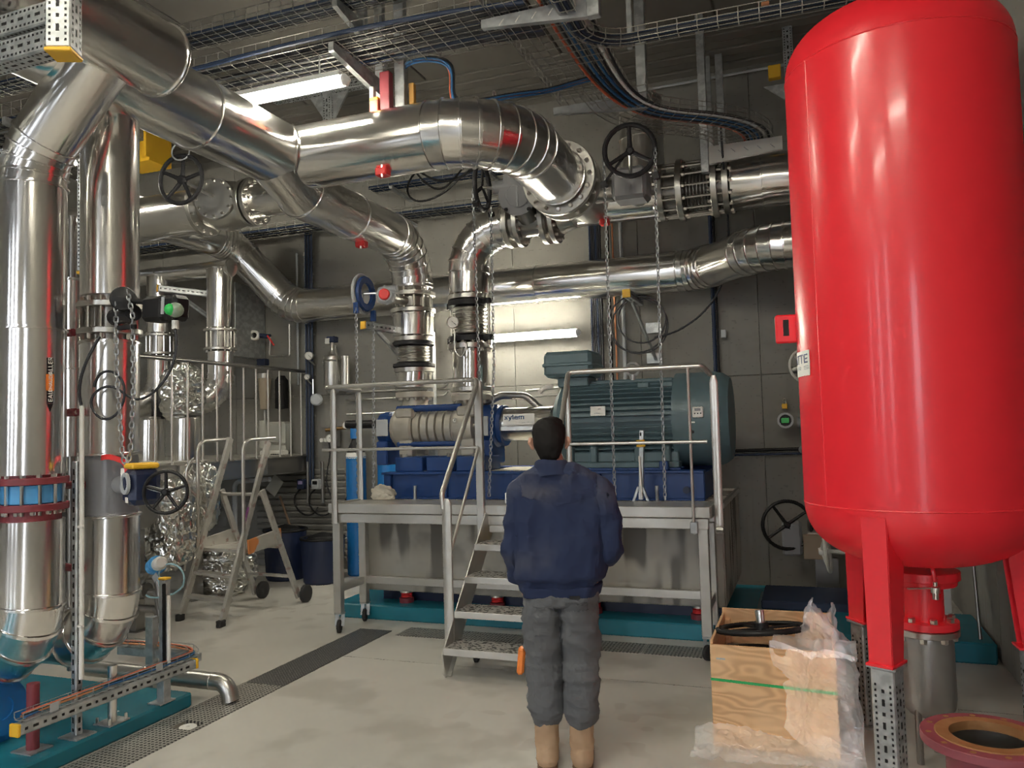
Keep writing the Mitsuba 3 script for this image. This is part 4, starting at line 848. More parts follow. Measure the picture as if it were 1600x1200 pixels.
on_cyl('I E R S', .018, (TX,TY), TR+.0032, -.109-1.02-.30, 1.905, M['lt_grey'], tlab, w=.34)
tn = thing('strainer_pot', 'red flanged nozzle and grey steel pot hanging under the red tank', 'vessel')
part(tn, 'upper_flange', disc_ring(0,.165,.862,.905,40,(TX,TY,0)), M['red_plain'])
part(tn, 'upper_flange', disc_ring(0,.150,.835,.862,40,(TX,TY,0)), M['red_plain'])
part(tn, 'nozzle', cyl((TX,TY,.66),(TX,TY,.84), .088, 36), M['red_plain'])
k_ = part(tn, 'lower_flange', disc_ring(0,.150,.632,.668,44,(TX,TY,0)), M['red_plain']); stuff(k_, 'bolts', bolts_ring((TX,TY,.668), Z, .122, 8, .018, .022, .2), M['bright'])
k_ = part(tn, 'steel_flange', disc_ring(0,.150,.598,.629,44,(TX,TY,0)), M['stainless']); stuff(k_, 'nuts', bolts_ring((TX,TY,.598), -Z, .122, 8, .018, .026, .2), M['bright'])
part(tn, 'pot', lathe([(0,.20),(.05,.202),(.09,.218),(.115,.25),(.122,.30),(.122,.575),(.115,.60),(0,.60)], 44, (TX,TY,0)), mat('pot', prin(proc(lambda p, n, uv: mix((.30,.295,.28),(.42,.41,.39), nz(p, 6, 3))), .36, .75)))
for a in (-2.2,-.6,1.2): part(tn, 'foot', cyl((TX+.10*math.cos(a),TY+.10*math.sin(a),0),(TX+.10*math.cos(a),TY+.10*math.sin(a),.26), .016, 14), M['darksteel'])
part(tn, 'vent_valve', lathe([(0,0),(.014,0),(.014,.03),(.02,.03),(.02,.055),(.010,.06),(.010,.10),(0,.10)], 12, (TX+.03,TY-.19,.80)), M['bright'])
part(tn, 'vent_lever', bar((TX+.02,TY-.19,.852),(TX-.09,TY-.22,.85), .014, .008), M['bright'])
part(tn, 'vent_elbow', sweep(smooth_line([(TX+.03,TY-.19,.88),(TX+.025,TY-.19,.93),(TX+.02,TY-.17,.96)], 4), .010, 10), M['red_plain'])
# ---------------------------------------------------------------- crate with wheel, plastic sheet
def _wood(p, n, uv):
    w = fbm(p.x*3.0+4, p.y*3.0, p.z*9.0, 3)*9.0+p.z*16.0
    r = dr.abs(w-dr.floor(w)-.5)*2
    c = mix((.52,.30,.145),(.66,.42,.225), smoothstep(.1,.95, r))
    c = mix(c, (.36,.19,.085), .55*smoothstep(.62,.8, nz(p, 5.0, 3, 6.0)))
    return mix(c, (.70,.47,.27), .5*smoothstep(.55,.8, noise(p.x*4, p.y*4, p.z*2.2)))
mat('plywood', prin(proc(_wood), .6))
cr = thing('plywood_crate', 'open plywood crate with a green strap beside the red tank', 'crate')
CX0, CX1, CY0, CY1, CH = -.525, .075, 4.21, 4.86, .525
part(cr, 'front_panel', box(CX0,CX1,CY0,CY0+.014,0.006,CH-.015,.002), M['plywood'])
part(cr, 'back_panel', box(CX0,CX1,CY1-.014,CY1,0.006,CH+.03,.002), M['plywood'])
for x in (CX0,CX1-.014):
    v, f = box(x,x+.014,CY0+.015,CY1-.015,.006,CH,.002); v = v.copy(); v[:,2] += np.where(v[:,2] > .3, .035*np.sin((v[:,1]-CY0)/(CY1-CY0)*math.pi), 0)
    part(cr, 'side_panel', (v, f), M['plywood'])
part(cr, 'bottom_panel', box(CX0,CX1,CY0,CY1,0,.015,.002), M['plywood'])
for x, y in ((CX0+.03,CY0+.03),(CX1-.03,CY0+.03),(CX0+.03,CY1-.03),(CX1-.03,CY1-.03)): part(cr, 'corner_batten', box(x-.015,x+.015,y-.015,y+.015,.015,CH-.03,.002), M['plywood'])
gs = part(cr, 'strap', obox(A((CX0+CX1)/2,CY0-.0012,.325), np.array([unit(A(1,0,-.035)), A(0,1,0), unit(A(.035,0,1))]), (CX1-CX0+.002,.002,.013), 0), mat('strap_green', prin((.02,.33,.09), .45)), label='green strap')
part(cr, 'strap', box(CX0-.002,CX0,CY0,CY1,.328,.341,0), M['strap_green'])
part(cr, 'strap_buckle', box(CX0+.03,CX0+.075,CY0-.004,CY0,.437,.445,.001), M['lt_grey'])
wl = thing('spare_handwheel', 'black handwheel lying tilted in the plywood crate', 'handwheel')
wd = unit(A(-.09,.125,1)); wc = A(-.285,4.50,.535)
part(wl, 'rim', torus(.232, .014, 48, 8, wc, wd), M['black'])
part(wl, 'rim_lip', torus(.205, .008, 48, 6, wc+wd*.006, wd), M['black'])
xx, yy, _ = frame(wd)
for k in range(4): e = math.cos(.5+1.571*k)*xx+math.sin(.5+1.571*k)*yy; part(wl, 'spoke', bar(wc+e*.03, wc+e*.225, .03, .012, wd), M['black'])
part(wl, 'hub', cyl(wc-wd*.03, wc+wd*.03, .04, 20), M['black']); part(wl, 'sleeve', lathe([(.017,.02),(.024,.02),(.024,.095),(.017,.095)], 24, wc, wd, closed=True), M['bright'], label='bright steel sleeve')
solo('hose_bundle', cat(torus(.17,.022,36,10,(-.26,4.50,.40),unit(A(.05,.1,1)))), M['black'], 'black hose coil under the handwheel in the crate', 'hose')
part(cr, 'filling', box(CX0+.02,CX1-.02,CY0+.02,CY1-.02,.015,.36,.01), M['dark_wall'] if 'dark_wall' in M else M['black'], label='dark packed contents')
# plastic: three crumpled films
mat('plastic', {'type': 'blendbsdf', 'weight': .36, 'a': {'type': 'thindielectric', 'int_ior': 1.45},
    'b': {'type': 'principledthin', 'base_color': rgb(.90,.92,.95), 'roughness': .10, 'spec_trans': .12, 'diff_trans': 1.0, 'eta': 1.45}})
def film(corner_fn, nu, nv, amp, seed, sc=9.0):
    u, v = np.meshgrid(np.linspace(0,1,nu), np.linspace(0,1,nv), indexing='ij'); p = corner_fn(u, v)
    f = quads(nu, nv, closed=False)
    du = np.gradient(p, axis=0); dv = np.gradient(p, axis=1); n = np.cross(du, dv); n /= np.linalg.norm(n, axis=-1, keepdims=True)+1e-9
    h = np.abs(meshkit.noise(p*sc+seed)-.5)*2; h2 = np.abs(meshkit.noise(p*A(sc*2.3,sc*2.3,sc*1.3)+seed+9)-.5)*2; h3 = np.abs(meshkit.noise(p*sc*4.7+seed+21)-.5)
    d = amp*(1-h)+amp*.55*(1-h2)+amp*.35*(1-h3); p = p+n*d[...,None]
    p[...,2] = np.maximum(p[...,2], .004)
    return p.reshape(-1,3), f
ps = thing('plastic_sheet', 'crumpled clear plastic sheet draped over the right side of the crate', 'plastic sheet')
def f_front(u, v):      # hangs over the front edge, right part
    x = -.20+.36*u-.02*np.sin(v*6); z = .60-.60*v*(.72+.28*np.minimum(1, u*1.6)); y = CY0-.065-.05*u+.10*np.maximum(0, .12-v)/.12-.10*np.maximum(0, v-.75)
    return np.stack([x, y+.03*np.sin(u*9+v*3), z], -1)
def f_side(u, v):
    x = .10+.07*v+.03*np.sin(u*7); y = CY0-.05+.60*u; z = .60+.13*np.exp(-((u-.32)/.16)**2)-.60*v-.12*np.exp(-((u-.32)/.16)**2)*v
    return np.stack([x, y, z], -1)
def f_peak(u, v):
    a = u*2*math.pi; r = .035+.16*v; x = -.02+r*np.cos(a)*.9+.05*v; y = 4.40+r*np.sin(a); z = .735-.02*np.cos(a)-.22*v**1.1
    return np.stack([x, y, z], -1)
def f_floor(u, v):
    x = -.60+.78*u; y = 3.90+.33*v; z = .02+.07*np.maximum(0, v-.55)*(1+np.sin(u*8))+.02*u
    return np.stack([x, y, z], -1)
for nm, fn, nu, nv, am_, sd in (('front_fold', f_front, 90, 120, .030, 3.0),('side_fold', f_side, 90, 100, .032, 8.0),('top_fold', f_peak, 100, 60, .026, 13.0),('floor_fold', f_floor, 140, 70, .028, 19.0)):
    part(ps, nm, film(fn, int(nu*1.6), int(nv*1.6), am_, sd, 12.0), M['plastic'], smooth=True)
# ---------------------------------------------------------------- maroon spool piece in the corner
mat('maroon', prin(proc(lambda p, n, uv: mix((.17,.035,.05),(.30,.075,.095), nz(p, 9, 3))), .5))
mat('rust', prin(proc(lambda p, n, uv: mix((.30,.13,.045),(.40,.22,.10), nz(p, 20, 3))), .6, .3))
sp2 = thing('flanged_spool', 'maroon flanged pipe spool standing on end in the right corner', 'pipe spool')
sx, sy, sz = .585, 3.465, .445
k_ = part(sp2, 'top_flange', disc_ring(.165,.235,sz-.034,sz,56,(sx,sy,0)), M['maroon']); stuff(k_, 'bolt_holes', cat(*[cyl((sx+.208*math.cos(a),sy+.208*math.sin(a),sz-.001),(sx+.208*math.cos(a),sy+.208*math.sin(a),sz+.0012), .011, 12) for a in np.arange(12)*math.pi/6+.1]), M['rust'])
part(sp2, 'raised_face', disc_ring(.135,.185,sz-.03,sz+.004,56,(sx,sy,0)), M['rust'], label='rusty raised sealing face')
part(sp2, 'bore', lathe([(.136,.06),(.136,sz+.002)], 48, (sx,sy,0)), two(scene['m_stainless']['b']) if False else M['stainless'])
part(sp2, 'barrel', lathe([(.15,.03),(.15,sz-.07),(.165,sz-.034)], 48, (sx,sy,0)), M['maroon'])
part(sp2, 'bottom_flange', disc_ring(.13,.235,0,.034,56,(sx,sy,0)), M['maroon'])
part(sp2, 'inner_disc', disc_ring(.0,.134,.12,.13,40,(sx,sy,0)), M['black']); part(sp2, 'inner_ring', torus(.115,.010,40,8,(sx,sy,.30)), M['black'])
# ---------------------------------------------------------------- the man
import manifold3d as m3, scipy.sparse.csgraph
def hull(*pr):     # hull of spheres (point, radius)
    pts = []
    ic = trimesh.creation.icosphere(2, 1.0).vertices
    for p, r in pr: pts.append(np.asarray(ic)*np.asarray(r)+np.asarray(p, float))
    return m3.Manifold.hull_points(np.vstack(pts).astype(np.float32))
def blend(parts, edge=.018, it=12, disp=None):
    m = m3.Manifold.batch_boolean(parts, m3.OpType.Add).refine_to_length(edge).to_mesh()
    t = trimesh.Trimesh(m.vert_properties[:,:3], m.tri_verts, process=True)
    import scipy.sparse as sp
    v = np.array(t.vertices); e = t.edges_unique; n = len(v)
    W = sp.coo_matrix((np.ones(2*len(e)), (np.r_[e[:,0],e[:,1]], np.r_[e[:,1],e[:,0]])), shape=(n,n)).tocsr(); dg = np.asarray(W.sum(1)).ravel()
    for k in range(2*it): d = W@v/np.maximum(dg, 1)[:,None]-v; d[dg == 0] = 0; v = v+(.5 if k % 2 == 0 else -.515)*d
    t = trimesh.Trimesh(v, t.faces, process=False)
    if disp is not None: v = v+np.array(t.vertex_normals)*disp(v)[:,None]
    return v, np.array(t.faces)
FC = math.radians(15.0)      # he faces away, a little to the left of the wall's normal
MR, MF, MB = A(math.cos(FC), math.sin(FC), 0), A(-math.sin(FC), math.cos(FC), 0), A(-1.168,3.765,0)
def H(x, y, z): return MB+MR*x+MF*y+Z*z        # x to his right, y ahead, z up
def bone(a, ra, b, rb): return hull((H(*a), ra), (H(*b), rb))
skin = mat('skin', prin(proc(lambda p, n, uv: mix((.50,.27,.19),(.60,.34,.25), nz(p, 30, 2))), .5))
mat('hair', prin((.008,.007,.007), .75, 0.0, specular=.25)); 
mat('jacket', bumped(prin(proc(lambda p, n, uv: mix((.009,.018,.058),(.045,.052,.085), smoothstep(.48,.80, nz(p, 5, 4, 6.0)))), .85, 0.0, sheen=.3), lambda p, n, uv: .0004*noise(p.x*260, p.y*260, p.z*260)))
mat('trousers', prin(proc(lambda p, n, uv: mix((.075,.080,.090),(.115,.118,.125), nz(p, 6, 4))), .85))
mat('boots', prin(proc(lambda p, n, uv: mix((.30,.185,.105),(.46,.32,.21), nz(p, 12, 3))), .6))
mat('sole', prin((.14,.085,.05), .75))
man = thing('person', 'man seen from behind in a navy work jacket, grey trousers and tan boots', 'person')
hx = -.045
bd = [hull((H(hx,.02,1.60),(.078,.095,.082)), (H(hx,.06,1.545),(.062,.075,.07))), hull((H(hx,.075,1.50),.045), (H(hx,.09,1.56),.05), (H(hx,.03,1.52),.05)),
      bone((hx,.03,1.53),.055,(-.02,-.005,1.40),.060), hull((H(hx,.128,1.555),.012), (H(hx,.115,1.59),.010)),
      hull((H(-.10,0,1.35),.05),(H(.09,0,1.35),.05),(H(-.10,0,1.10),.09),(H(.10,0,1.10),.09)), hull((H(-.10,0,1.1),.09),(H(.10,0,1.1),.09),(H(-.09,0,.90),.09),(H(.09,0,.90),.09))]
for s in (-1,1):
    bd += [bone((s*.165,0,1.325),.045,(s*.235,-.02,1.08),.040), bone((s*.235,-.02,1.08),.040,(.15 if s > 0 else -.20,.20 if s > 0 else .09,.93 if s > 0 else .90),.030),
           bone((s*.09,0,.90),.082,(s*.088,.02,.50),.055), bone((s*.088,.02,.5),.053,(s*.084-.012,-.02,.12),.040), bone((s*.084-.012,-.02,.10),.04,(s*.09-.012,.12,.05),.035)]
    w = (.15 if s > 0 else -.20, .20 if s > 0 else .09, .93 if s > 0 else .90); wx, wy, wz = w
    bd += [hull((H(wx,wy,wz),.026),(H(wx-s*.005,wy+.03,wz-.035),.022),(H(wx-s*.035,wy+.045,wz-.05),.02),(H(wx+s*.015,wy+.05,wz-.05),.02))]
    for q, L in enumerate((.062,.072,.068,.052)):
        bx_, by_, bz_ = wx-s*(.038-.018*q), wy+.048+.003*q, wz-.052
        a1 = (bx_, by_+.012, bz_-.03*L/.07); a2 = (bx_-s*.006, by_+.006, bz_-.055*L/.07); a3 = (bx_-s*.012, by_-.012, bz_-.072*L/.07)
        bd += [bone((bx_,by_,bz_),.0095,a1,.009), bone(a1,.009,a2,.0085), bone(a2,.0085,a3,.0075)]
    t1 = (wx-s*.035,wy+.015,wz-.03); t2 = (wx-s*.058,wy+.028,wz-.05); t3 = (wx-s*.062,wy+.03,wz-.075)
    bd += [bone((wx-s*.008,wy+.01,wz-.015),.014,t1,.011), bone(t1,.011,t2,.0095), bone(t2,.0095,t3,.0085)]
    e = H(hx+s*.088,.015,1.565); bd.append(hull((e+Z*.022+MR*s*.004,.011),(e-Z*.022-MR*s*.004,.008),(e+MF*.018,.009),(e-MF*.012+Z*.006+MR*s*.010,.009)))
bv_, bf_ = blend(bd, .008, 8)
body = put('person__body', (bv_, bf_), skin, smooth=True); _used['person__body'] = 1
for s in (-1,1): part(body, 'eye', sphere(H(hx+s*.031,.112,1.585), .011, 2), M['white'])
part(body, 'mouth', sweep(smooth_line([H(hx-.022,.118,1.517),H(hx,.125,1.516),H(hx+.022,.118,1.517)], 4), .004, 8), mat('lip', prin((.38,.15,.13), .5)))
def hair_d(v): return .004*(meshkit.fbm(v*60, 3)-.4)+.003*(meshkit.noise(v*A(160,160,60))-.5)
hr = blend([hull((H(hx,.015,1.625),(.083,.098,.072)), (H(hx,-.025,1.575),(.078,.068,.075))), hull((H(hx,-.03,1.56),(.072,.055,.07)), (H(hx,-.028,1.505),(.052,.035,.03))), hull((H(hx+.01,.04,1.665),(.06,.065,.035)), (H(hx,-.02,1.66),(.05,.05,.035)))], .009, 6, hair_d)
part(man, 'hair', hr, M['hair'], smooth=True)
def cloth(k, amp, sc=(9,9,16), seed=0):
    def d(v):
        a = 1-2*np.abs(meshkit.noise(v*A(*sc)+seed)-.5); b = 1-2*np.abs(meshkit.noise(v*A(*sc)*2.1+seed+5)-.5)
        return amp*(a**2-.4)+amp*.5*(b**2-.4)
    return d
jk = [hull((H(-.185,0,1.325),.062),(H(.175,0,1.325),.062),(H(-.08,-.01,1.40),.056),(H(.05,-.01,1.40),.056),(H(-.165,0,1.10),(.062,.118,.08)),(H(.165,0,1.10),(.062,.118,.08))),
      hull((H(-.165,0,1.10),(.060,.12,.08)),(H(.165,0,1.10),(.060,.12,.08)),(H(-.155,-.01,.93),(.060,.128,.05)),(H(.155,-.01,.93),(.060,.128,.05))),
      hull((H(-.150,-.005,.93),(.056,.125,.03)),(H(.150,-.005,.93),(.056,.125,.03)),(H(-.135,0,.865),(.045,.115,.022)),(H(.135,0,.865),(.045,.115,.022)))]
for s in (-1,1):
    wx, wy, wz = (.15,.20,.93) if s > 0 else (-.20,.09,.90)
    jk += [bone((s*.19,0,1.315),.070,(s*.220,-.02,1.16),.064), bone((s*.220,-.02,1.16),.066,(s*.236,-.025,1.04),.060), bone((s*.236,-.025,1.04),.060,(wx+s*.012,wy-.04,wz+.02),.046), bone((wx+s*.012,wy-.04,wz+.02),.047,(wx+s*.004,wy-.012,wz+.004),.040)]
jv = blend(jk, .011, 8, lambda v: 1.0*cloth(0, .024, (5,5,3.4))(v)+cloth(0, .010, (13,13,8), 17)(v))
jt = part(man, 'jacket', jv, M['jacket'], smooth=True)
an_ = np.linspace(0, 2*np.pi, 40, endpoint=False); rows_ = []
for rx, ry, z, cx_ in ((.115,.10,1.395,-.03),(.098,.09,1.425,-.034),(.084,.084,1.462,-.038),(.080,.081,1.472,-.038),(.074,.075,1.462,-.038),(.078,.078,1.41,-.034)):
    rows_ += [[H(cx_+rx*math.cos(a), .008+ry*math.sin(a), z-.018*math.sin(a)+.004*math.sin(3*a+z*40)) for a in an_]]
part(jt, 'collar', (np.array(rows_).reshape(-1,3), quads(6, 40)), M['jacket'], smooth=50)
part(jt, 'hem_band', blend([hull((H(-.140,-.004,.872),(.050,.126,.018)),(H(.140,-.004,.872),(.050,.126,.018)),(H(-.134,-.004,.832),(.048,.122,.012)),(H(.134,-.004,.832),(.048,.122,.012)))], .012, 3, cloth(0, .002, (24,24,8), 7)), M['jacket'], smooth=True)
part(jt, 'sleeve_patch', obox(H(-.268,.01,1.30), np.array([MR, MF, Z]), (.006,.05,.05), .002), M['white'], label='pale patch on the left sleeve')
tr_ = [hull((H(-.110,0,.88),(.055,.10,.04)),(H(.110,0,.88),(.055,.10,.04)),(H(-.085,-.012,.81),(.088,.112,.05)),(H(.085,-.012,.81),(.088,.112,.05)))]
def fx(s, x): return s*x-.012
for s in (-1,1):
    tr_ += [hull((H(fx(s,.080),-.010,.83),(.092,.110,.06)),(H(fx(s,.086),-.012,.74),(.096,.114,.06)),(H(fx(s,.090),0,.60),.094)), bone((fx(s,.090),0,.62),.094,(fx(s,.090),.015,.50),.086), bone((fx(s,.090),.015,.50),.087,(fx(s,.084),-.01,.32),.082), bone((fx(s,.084),-.01,.32),.084,(fx(s,.084),-.015,.265),.080)]
tm = blend(tr_, .011, 9, lambda v: cloth(0, .016, (7,7,13), 11)(v)+cloth(0, .006, (17,17,30), 23)(v))
tw = part(man, 'trousers', tm, M['trousers'], smooth=True)
def patch(m, inside, off):      # a sewn on piece: the cloth under it, lifted by off
    v, f = m; n = np.zeros_like(v); fn = np.cross(v[f[:,1]]-v[f[:,0]], v[f[:,2]]-v[f[:,0]])
    for k in range(3): np.add.at(n, f[:,k], fn)
    n /= np.linalg.norm(n, axis=1, keepdims=True)+1e-12
    l = np.stack([(v-MB)@MR, (v-MB)@MF, v[:,2]-MB[2]], -1); ok = inside(l) & (n@MF < .2); fs = f[ok[f].all(1)]
    import scipy.sparse as sp
    nn = len(v); g = sp.coo_matrix((np.ones(len(fs)*2), (np.r_[fs[:,0],fs[:,1]], np.r_[fs[:,1],fs[:,2]])), shape=(nn,nn)); lab = sp.csgraph.connected_components(g, directed=False)[1][fs[:,0]]
    fs = fs[lab == np.bincount(lab).argmax()]
    u, inv = np.unique(fs, return_inverse=True); fs = inv.reshape(-1,3); a, b = v[u]+n[u]*off, v[u]-n[u]*.002; k = len(u)
    e = np.sort(np.vstack([fs[:,[0,1]],fs[:,[1,2]],fs[:,[2,0]]]), 1); raw = np.vstack([fs[:,[0,1]],fs[:,[1,2]],fs[:,[2,0]]])
    _, idx, cnt = np.unique(e, axis=0, return_index=True, return_counts=True); bd_ = raw[idx[cnt == 1]]
    return np.vstack([a, b]), np.vstack([fs, np.stack([bd_[:,0], bd_[:,0]+k, bd_[:,1]+k], -1), np.stack([bd_[:,0], bd_[:,1]+k, bd_[:,1]], -1)])
mat('trousers_dark', prin((.060,.064,.072), .85))
for s in (-1,1): part(tw, 'back_pocket', patch(tm, lambda l: (np.abs(l[:,0]-(s*.078-.012)) < .052) & (l[:,2] > .655-.25*np.abs(l[:,0]-(s*.078-.012))) & (l[:,2] < .795), .0045), M['trousers'], smooth=40)
part(tw, 'pocket_flap', patch(tm, lambda l: (np.abs(l[:,0]-.066) < .054) & (l[:,2] > .768) & (l[:,2] < .812), .010), M['trousers_dark'], smooth=40)
part(tw, 'seat_seam', patch(tm, lambda l: (np.abs(l[:,0]+.012) < .008) & (l[:,2] > .60) & (l[:,2] < .85), .003), M['trousers_dark'], smooth=40)
part(tw, 'pocket_label', obox(H(.062,-.128,.835), np.array([MR, MF, Z]), (.05,.006,.014), .001), M['black']); part(tw, 'button', cyl(H(.066,-.118,.785), H(.066,-.138,.785), .009, 14), M['black'])
part(jt, 'yoke', patch(jv, lambda l: (l[:,2] > 1.262+.25*np.abs(l[:,0])) & (np.abs(l[:,0]) < .185) & (l[:,2] < 1.42), .004), mat('jacket_dusty', prin(proc(lambda p, n, uv: mix((.014,.022,.060),(.065,.066,.088), smoothstep(.40,.80, nz(p, 9, 4, 2.0)))), .9)), smooth=40, label='dusty shoulder yoke')
for s in (-1,1):
    x = fx(s, .084)
    bt_ = [bone((x,-.015,.33),.056,(x,-.02,.12),.058), hull((H(x,-.03,.075),.055),(H(x,-.045,.055),.052),(H(x*1.05,.06,.055),.050)), hull((H(x*1.05,.06,.055),(.048,.05,.045)),(H(x*1.12,.155,.05),(.046,.05,.036)))]
    b_ = part(man, 'boot', blend(bt_, .010, 6, cloth(0, .005, (18,18,26), 31)), M['boots'], smooth=True)
    part(b_, 'sole', blend([hull((H(x,-.05,.018),(.050,.05,.017)),(H(x*1.05,.06,.018),(.050,.05,.017)),(H(x*1.12,.155,.018),(.048,.056,.016)))], .015, 2), M['sole'], smooth=True)
    part(b_, 'pull_strap', obox(H(x-s*.058,-.03,.27), np.array([MR, MF, Z]), (.006,.03,.07), .002), M['boots'])
part(tw, 'knee_pocket_tool', obox(H(-.215,.02,.50), np.array([MR, MF, unit(Z+.1*MR)]), (.035,.06,.13), .010), M['orange'], label='orange tool in the left thigh pocket')
# ---------------------------------------------------------------- plinth under the left risers
lp = struct('riser_plinth', box(-5.2,-3.605,-1.0,3.92,0,.088,.012), M['teal'], 'teal painted plinth under the left risers')
part(lp, 'paint_chip', box(-3.83,-3.77,3.5,3.53,.087,.0885,0), M['white'])
ft = thing('pipe_stand', 'slim bright steel stand under the elbow of the second riser', 'stand')
part(ft, 'tube', cyl((-3.66,3.375,.095),(-3.66,3.375,.40), .024, 20), M['bright'])
part(ft, 'base_plate', box(-3.73,-3.61,3.31,3.45,.088,.096,.001), M['galv'])
stuff(ft, 'anchor_bolts', cat(*[hexbolt((-3.67+.045*a,3.38+.055*b,.096), Z, .009, .03) for a in (-1,1) for b in (-1,1)]), M['bright'])
ft = thing('pipe_stand', 'maroon tube stand under the elbow of the thickest riser', 'stand')
part(ft, 'tube', cyl((-3.745,2.965,.095),(-3.745,2.965,.42), .030, 20), M['redbrown'])
part(ft, 'base_plate', box(-3.82,-3.68,2.90,3.03,.088,.096,.001), M['galv'])
sc = thing('strut_beam', 'galvanised strut beam with yellow end caps running along the teal plinth edge', 'beam')
strut(sc, (-3.60,2.765,.275), (-3.60,3.92,.258), .055, (0,0,1), True, True, 'beam', .05, False)
part(sc, 'support', bar((-3.645,3.74,.09),(-3.645,3.74,.80), .045, .045, X), M['galv'])
part(sc, 'support_groove', box(-3.637,-3.615,3.712,3.719,.30,.78,0), M['black'])
part(sc, 'support_cap', box(-3.672,-3.618,3.713,3.767,.80,.812,.003), M['yellow'], label='yellow cap')
part(sc, 'support_conduit', cyl((-3.60,3.725,.30),(-3.60,3.725,.71), .011, 12), M['white'])
part(sc, 'foot_bracket', bar((-3.635,3.72,.088),(-3.635,3.72,.24), .055, .055, X), M['galv']); part(sc, 'foot_plate', box(-3.70,-3.60,3.66,3.78,.088,.096,.001), M['galv'])
tp_ = thing('strut_post', 'tall slotted strut post before the gap between the two left risers', 'post')
strut(tp_, (-3.685,3.17,.096), (-3.685,3.17,1.535), .042, (1,-.1,0), False, False, 'post', .05, False)
part(tp_, 'base_plate', box(-3.75,-3.62,3.11,3.24,.088,.096,.001), M['galv'])
ct = thing('conduit', 'white plastic conduit fixed beside the tall slotted strut post', 'conduit')
part(ct, 'tube', cyl((-3.642,3.16,.39),(-3.642,3.16,1.83), .0125, 14), M['white'])
for z in (.66,1.18): part(ct, 'clip', box(-3.66,-3.622,3.144,3.16,z,z+.012,.002), M['white'])
part(ct, 'cable', sweep(smooth_line([(-3.642,3.16,1.82),(-3.642,3.16,2.0),(-3.60,3.17,2.10),(-3.55,3.19,2.20)], 6), .008, 8), M['cable'])
for i, z in enumerate((1.80,1.40,.95)):
    t = thing('pipe_clamp', ['highest','second highest','lowest'][i]+' maroon pipe clamp in the gap between the two left risers', 'clamp', 'maroon clamps between the risers')
    part(t, 'socket', cyl((-3.88,3.25,z),(-3.79,3.25,z), .022, 16), M['redbrown']); part(t, 'nut', cyl((-3.79,3.25,z),(-3.765,3.25,z), .014, 6), M['bright']); part(t, 'sleeve', cyl((-3.765,3.25,z),(-3.72,3.25,z), .020, 16), M['redbrown'])
t = thing('pipe_clamp', 'maroon clamp stub left of the black wafer valve', 'clamp', 'maroon clamps between the risers'); part(t, 'sleeve', cyl((-4.0,3.3,2.255),(-3.87,3.3,2.255), .022, 16), M['redbrown'])
# wire basket with coloured cables on the beam
def tray(t, path, w, h, rungs=.1, wr=.0032, nl=5, up=Z, mtl=None, name='wire_basket', side=True):
    """a U shaped wire basket: lengthwise wires along the path and cross wires bent up at both sides, one welded piece"""
    p = np.asarray(path, float); s = np.r_[0, np.cumsum(np.linalg.norm(np.diff(p, axis=0), axis=1))]; up = A(*up) if not isinstance(up, np.ndarray) else up
    t_ = np.gradient(p, axis=0); t_ /= np.linalg.norm(t_, axis=1, keepdims=True)
    ups = up-(t_@up)[:,None]*t_; ups /= np.linalg.norm(ups, axis=1, keepdims=True); sd = np.cross(t_, ups); ms = []
    for k in range(nl): ms.append(sweep(p+sd*(w*(k/(nl-1)-.5)), wr, 5))
    for q in (-1,1):
        for hh in ((1.0,.5) if h > .05 else (1.0,)): ms.append(sweep(p+sd*(q*w/2)+ups*h*hh, wr, 5))
    n = max(2, int(s[-1]/rungs))
    for k in range(n+1):
        x = s[-1]*k/n; I = lambda a: np.array([np.interp(x, s, a[:,j]) for j in range(3)])
        c, d, u = I(p), I(sd), I(ups)
        ms.append(sweep([c-d*w/2+u*h, c-d*(w/2)+u*.012, c-d*(w/2-.012), c+d*(w/2-.012), c+d*(w/2)+u*.012, c+d*w/2+u*h], wr, 5))
    return part(t, name, cat(*ms), mtl or M['wire'], smooth=50, kind='stuff')
bt2 = thing('wire_tray', 'small wire basket with coloured cables on the strut beam by the teal plinth', 'cable tray')
tray(bt2, [(-3.605,2.78,.312),(-3.605,3.3,.307),(-3.605,3.80,.300),(-3.62,3.95,.298),(-3.72,4.02,.298),(-4.3,4.03,.298)], .06, .035, .095, .0022, 3, mtl=M['galv'])
for i, (m_, off, dz) in enumerate((('copper',-.012,.012),('cable_blue',.012,.010),('cable',.0,.02),('cable_red',-.004,.026))):
    solo('cable', sweep(smooth_line([(-3.605+off,2.80,.312+dz),(-3.605-off*.6,3.1,.312+dz),(-3.605+off,3.45,.306+dz),(-3.605+off,3.78,.302+dz),(-3.63,3.95+off,.30+dz),(-3.75,4.02+off,.30+dz),(-4.25,4.03+off,.30+dz)], 6), .006, 8), M[m_], ['orange copper','blue','black','red'][i]+' cable lying in the small basket on the strut beam', 'cable', 'cables in the plinth basket')
for y in (2.92,3.60): part(bt2, 'splice_plate', box(-3.575,-3.571,y,y+.05,.305,.345,.001), M['lt_grey'])
rb = thing('strut_rail', 'dark slotted rail standing behind the second riser foot', 'rail')
part(rb, 'rail', bar((-4.3,4.02,.265),(-3.64,4.02,.265), .04, .05, Z), M['galv']); part(rb, 'support', box(-4.04,-3.98,3.98,4.03,.0,.50,.003), M['galv'])
dp = thing('drain_pipe', 'stainless pipe elbowed down into the floor drain beside the teal plinth', 'pipe')
part(dp, 'pipe', sweep(fillet([(-4.6,4.05,.115),(-3.455,4.05,.115),(-3.425,4.05,.005)], .085), .052, 28), M['stainless'])
part(dp, 'weld', torus(.0525, .002, 28, 6, (-3.56,4.05,.115), X), M['bright'])
mo2 = solo('blue_motor', cat(cyl((-4.35,2.95,.28),(-3.95,2.95,.28), .13, 32)), M['cyl_blue'], 'blue motor casing under the thickest riser', 'motor')
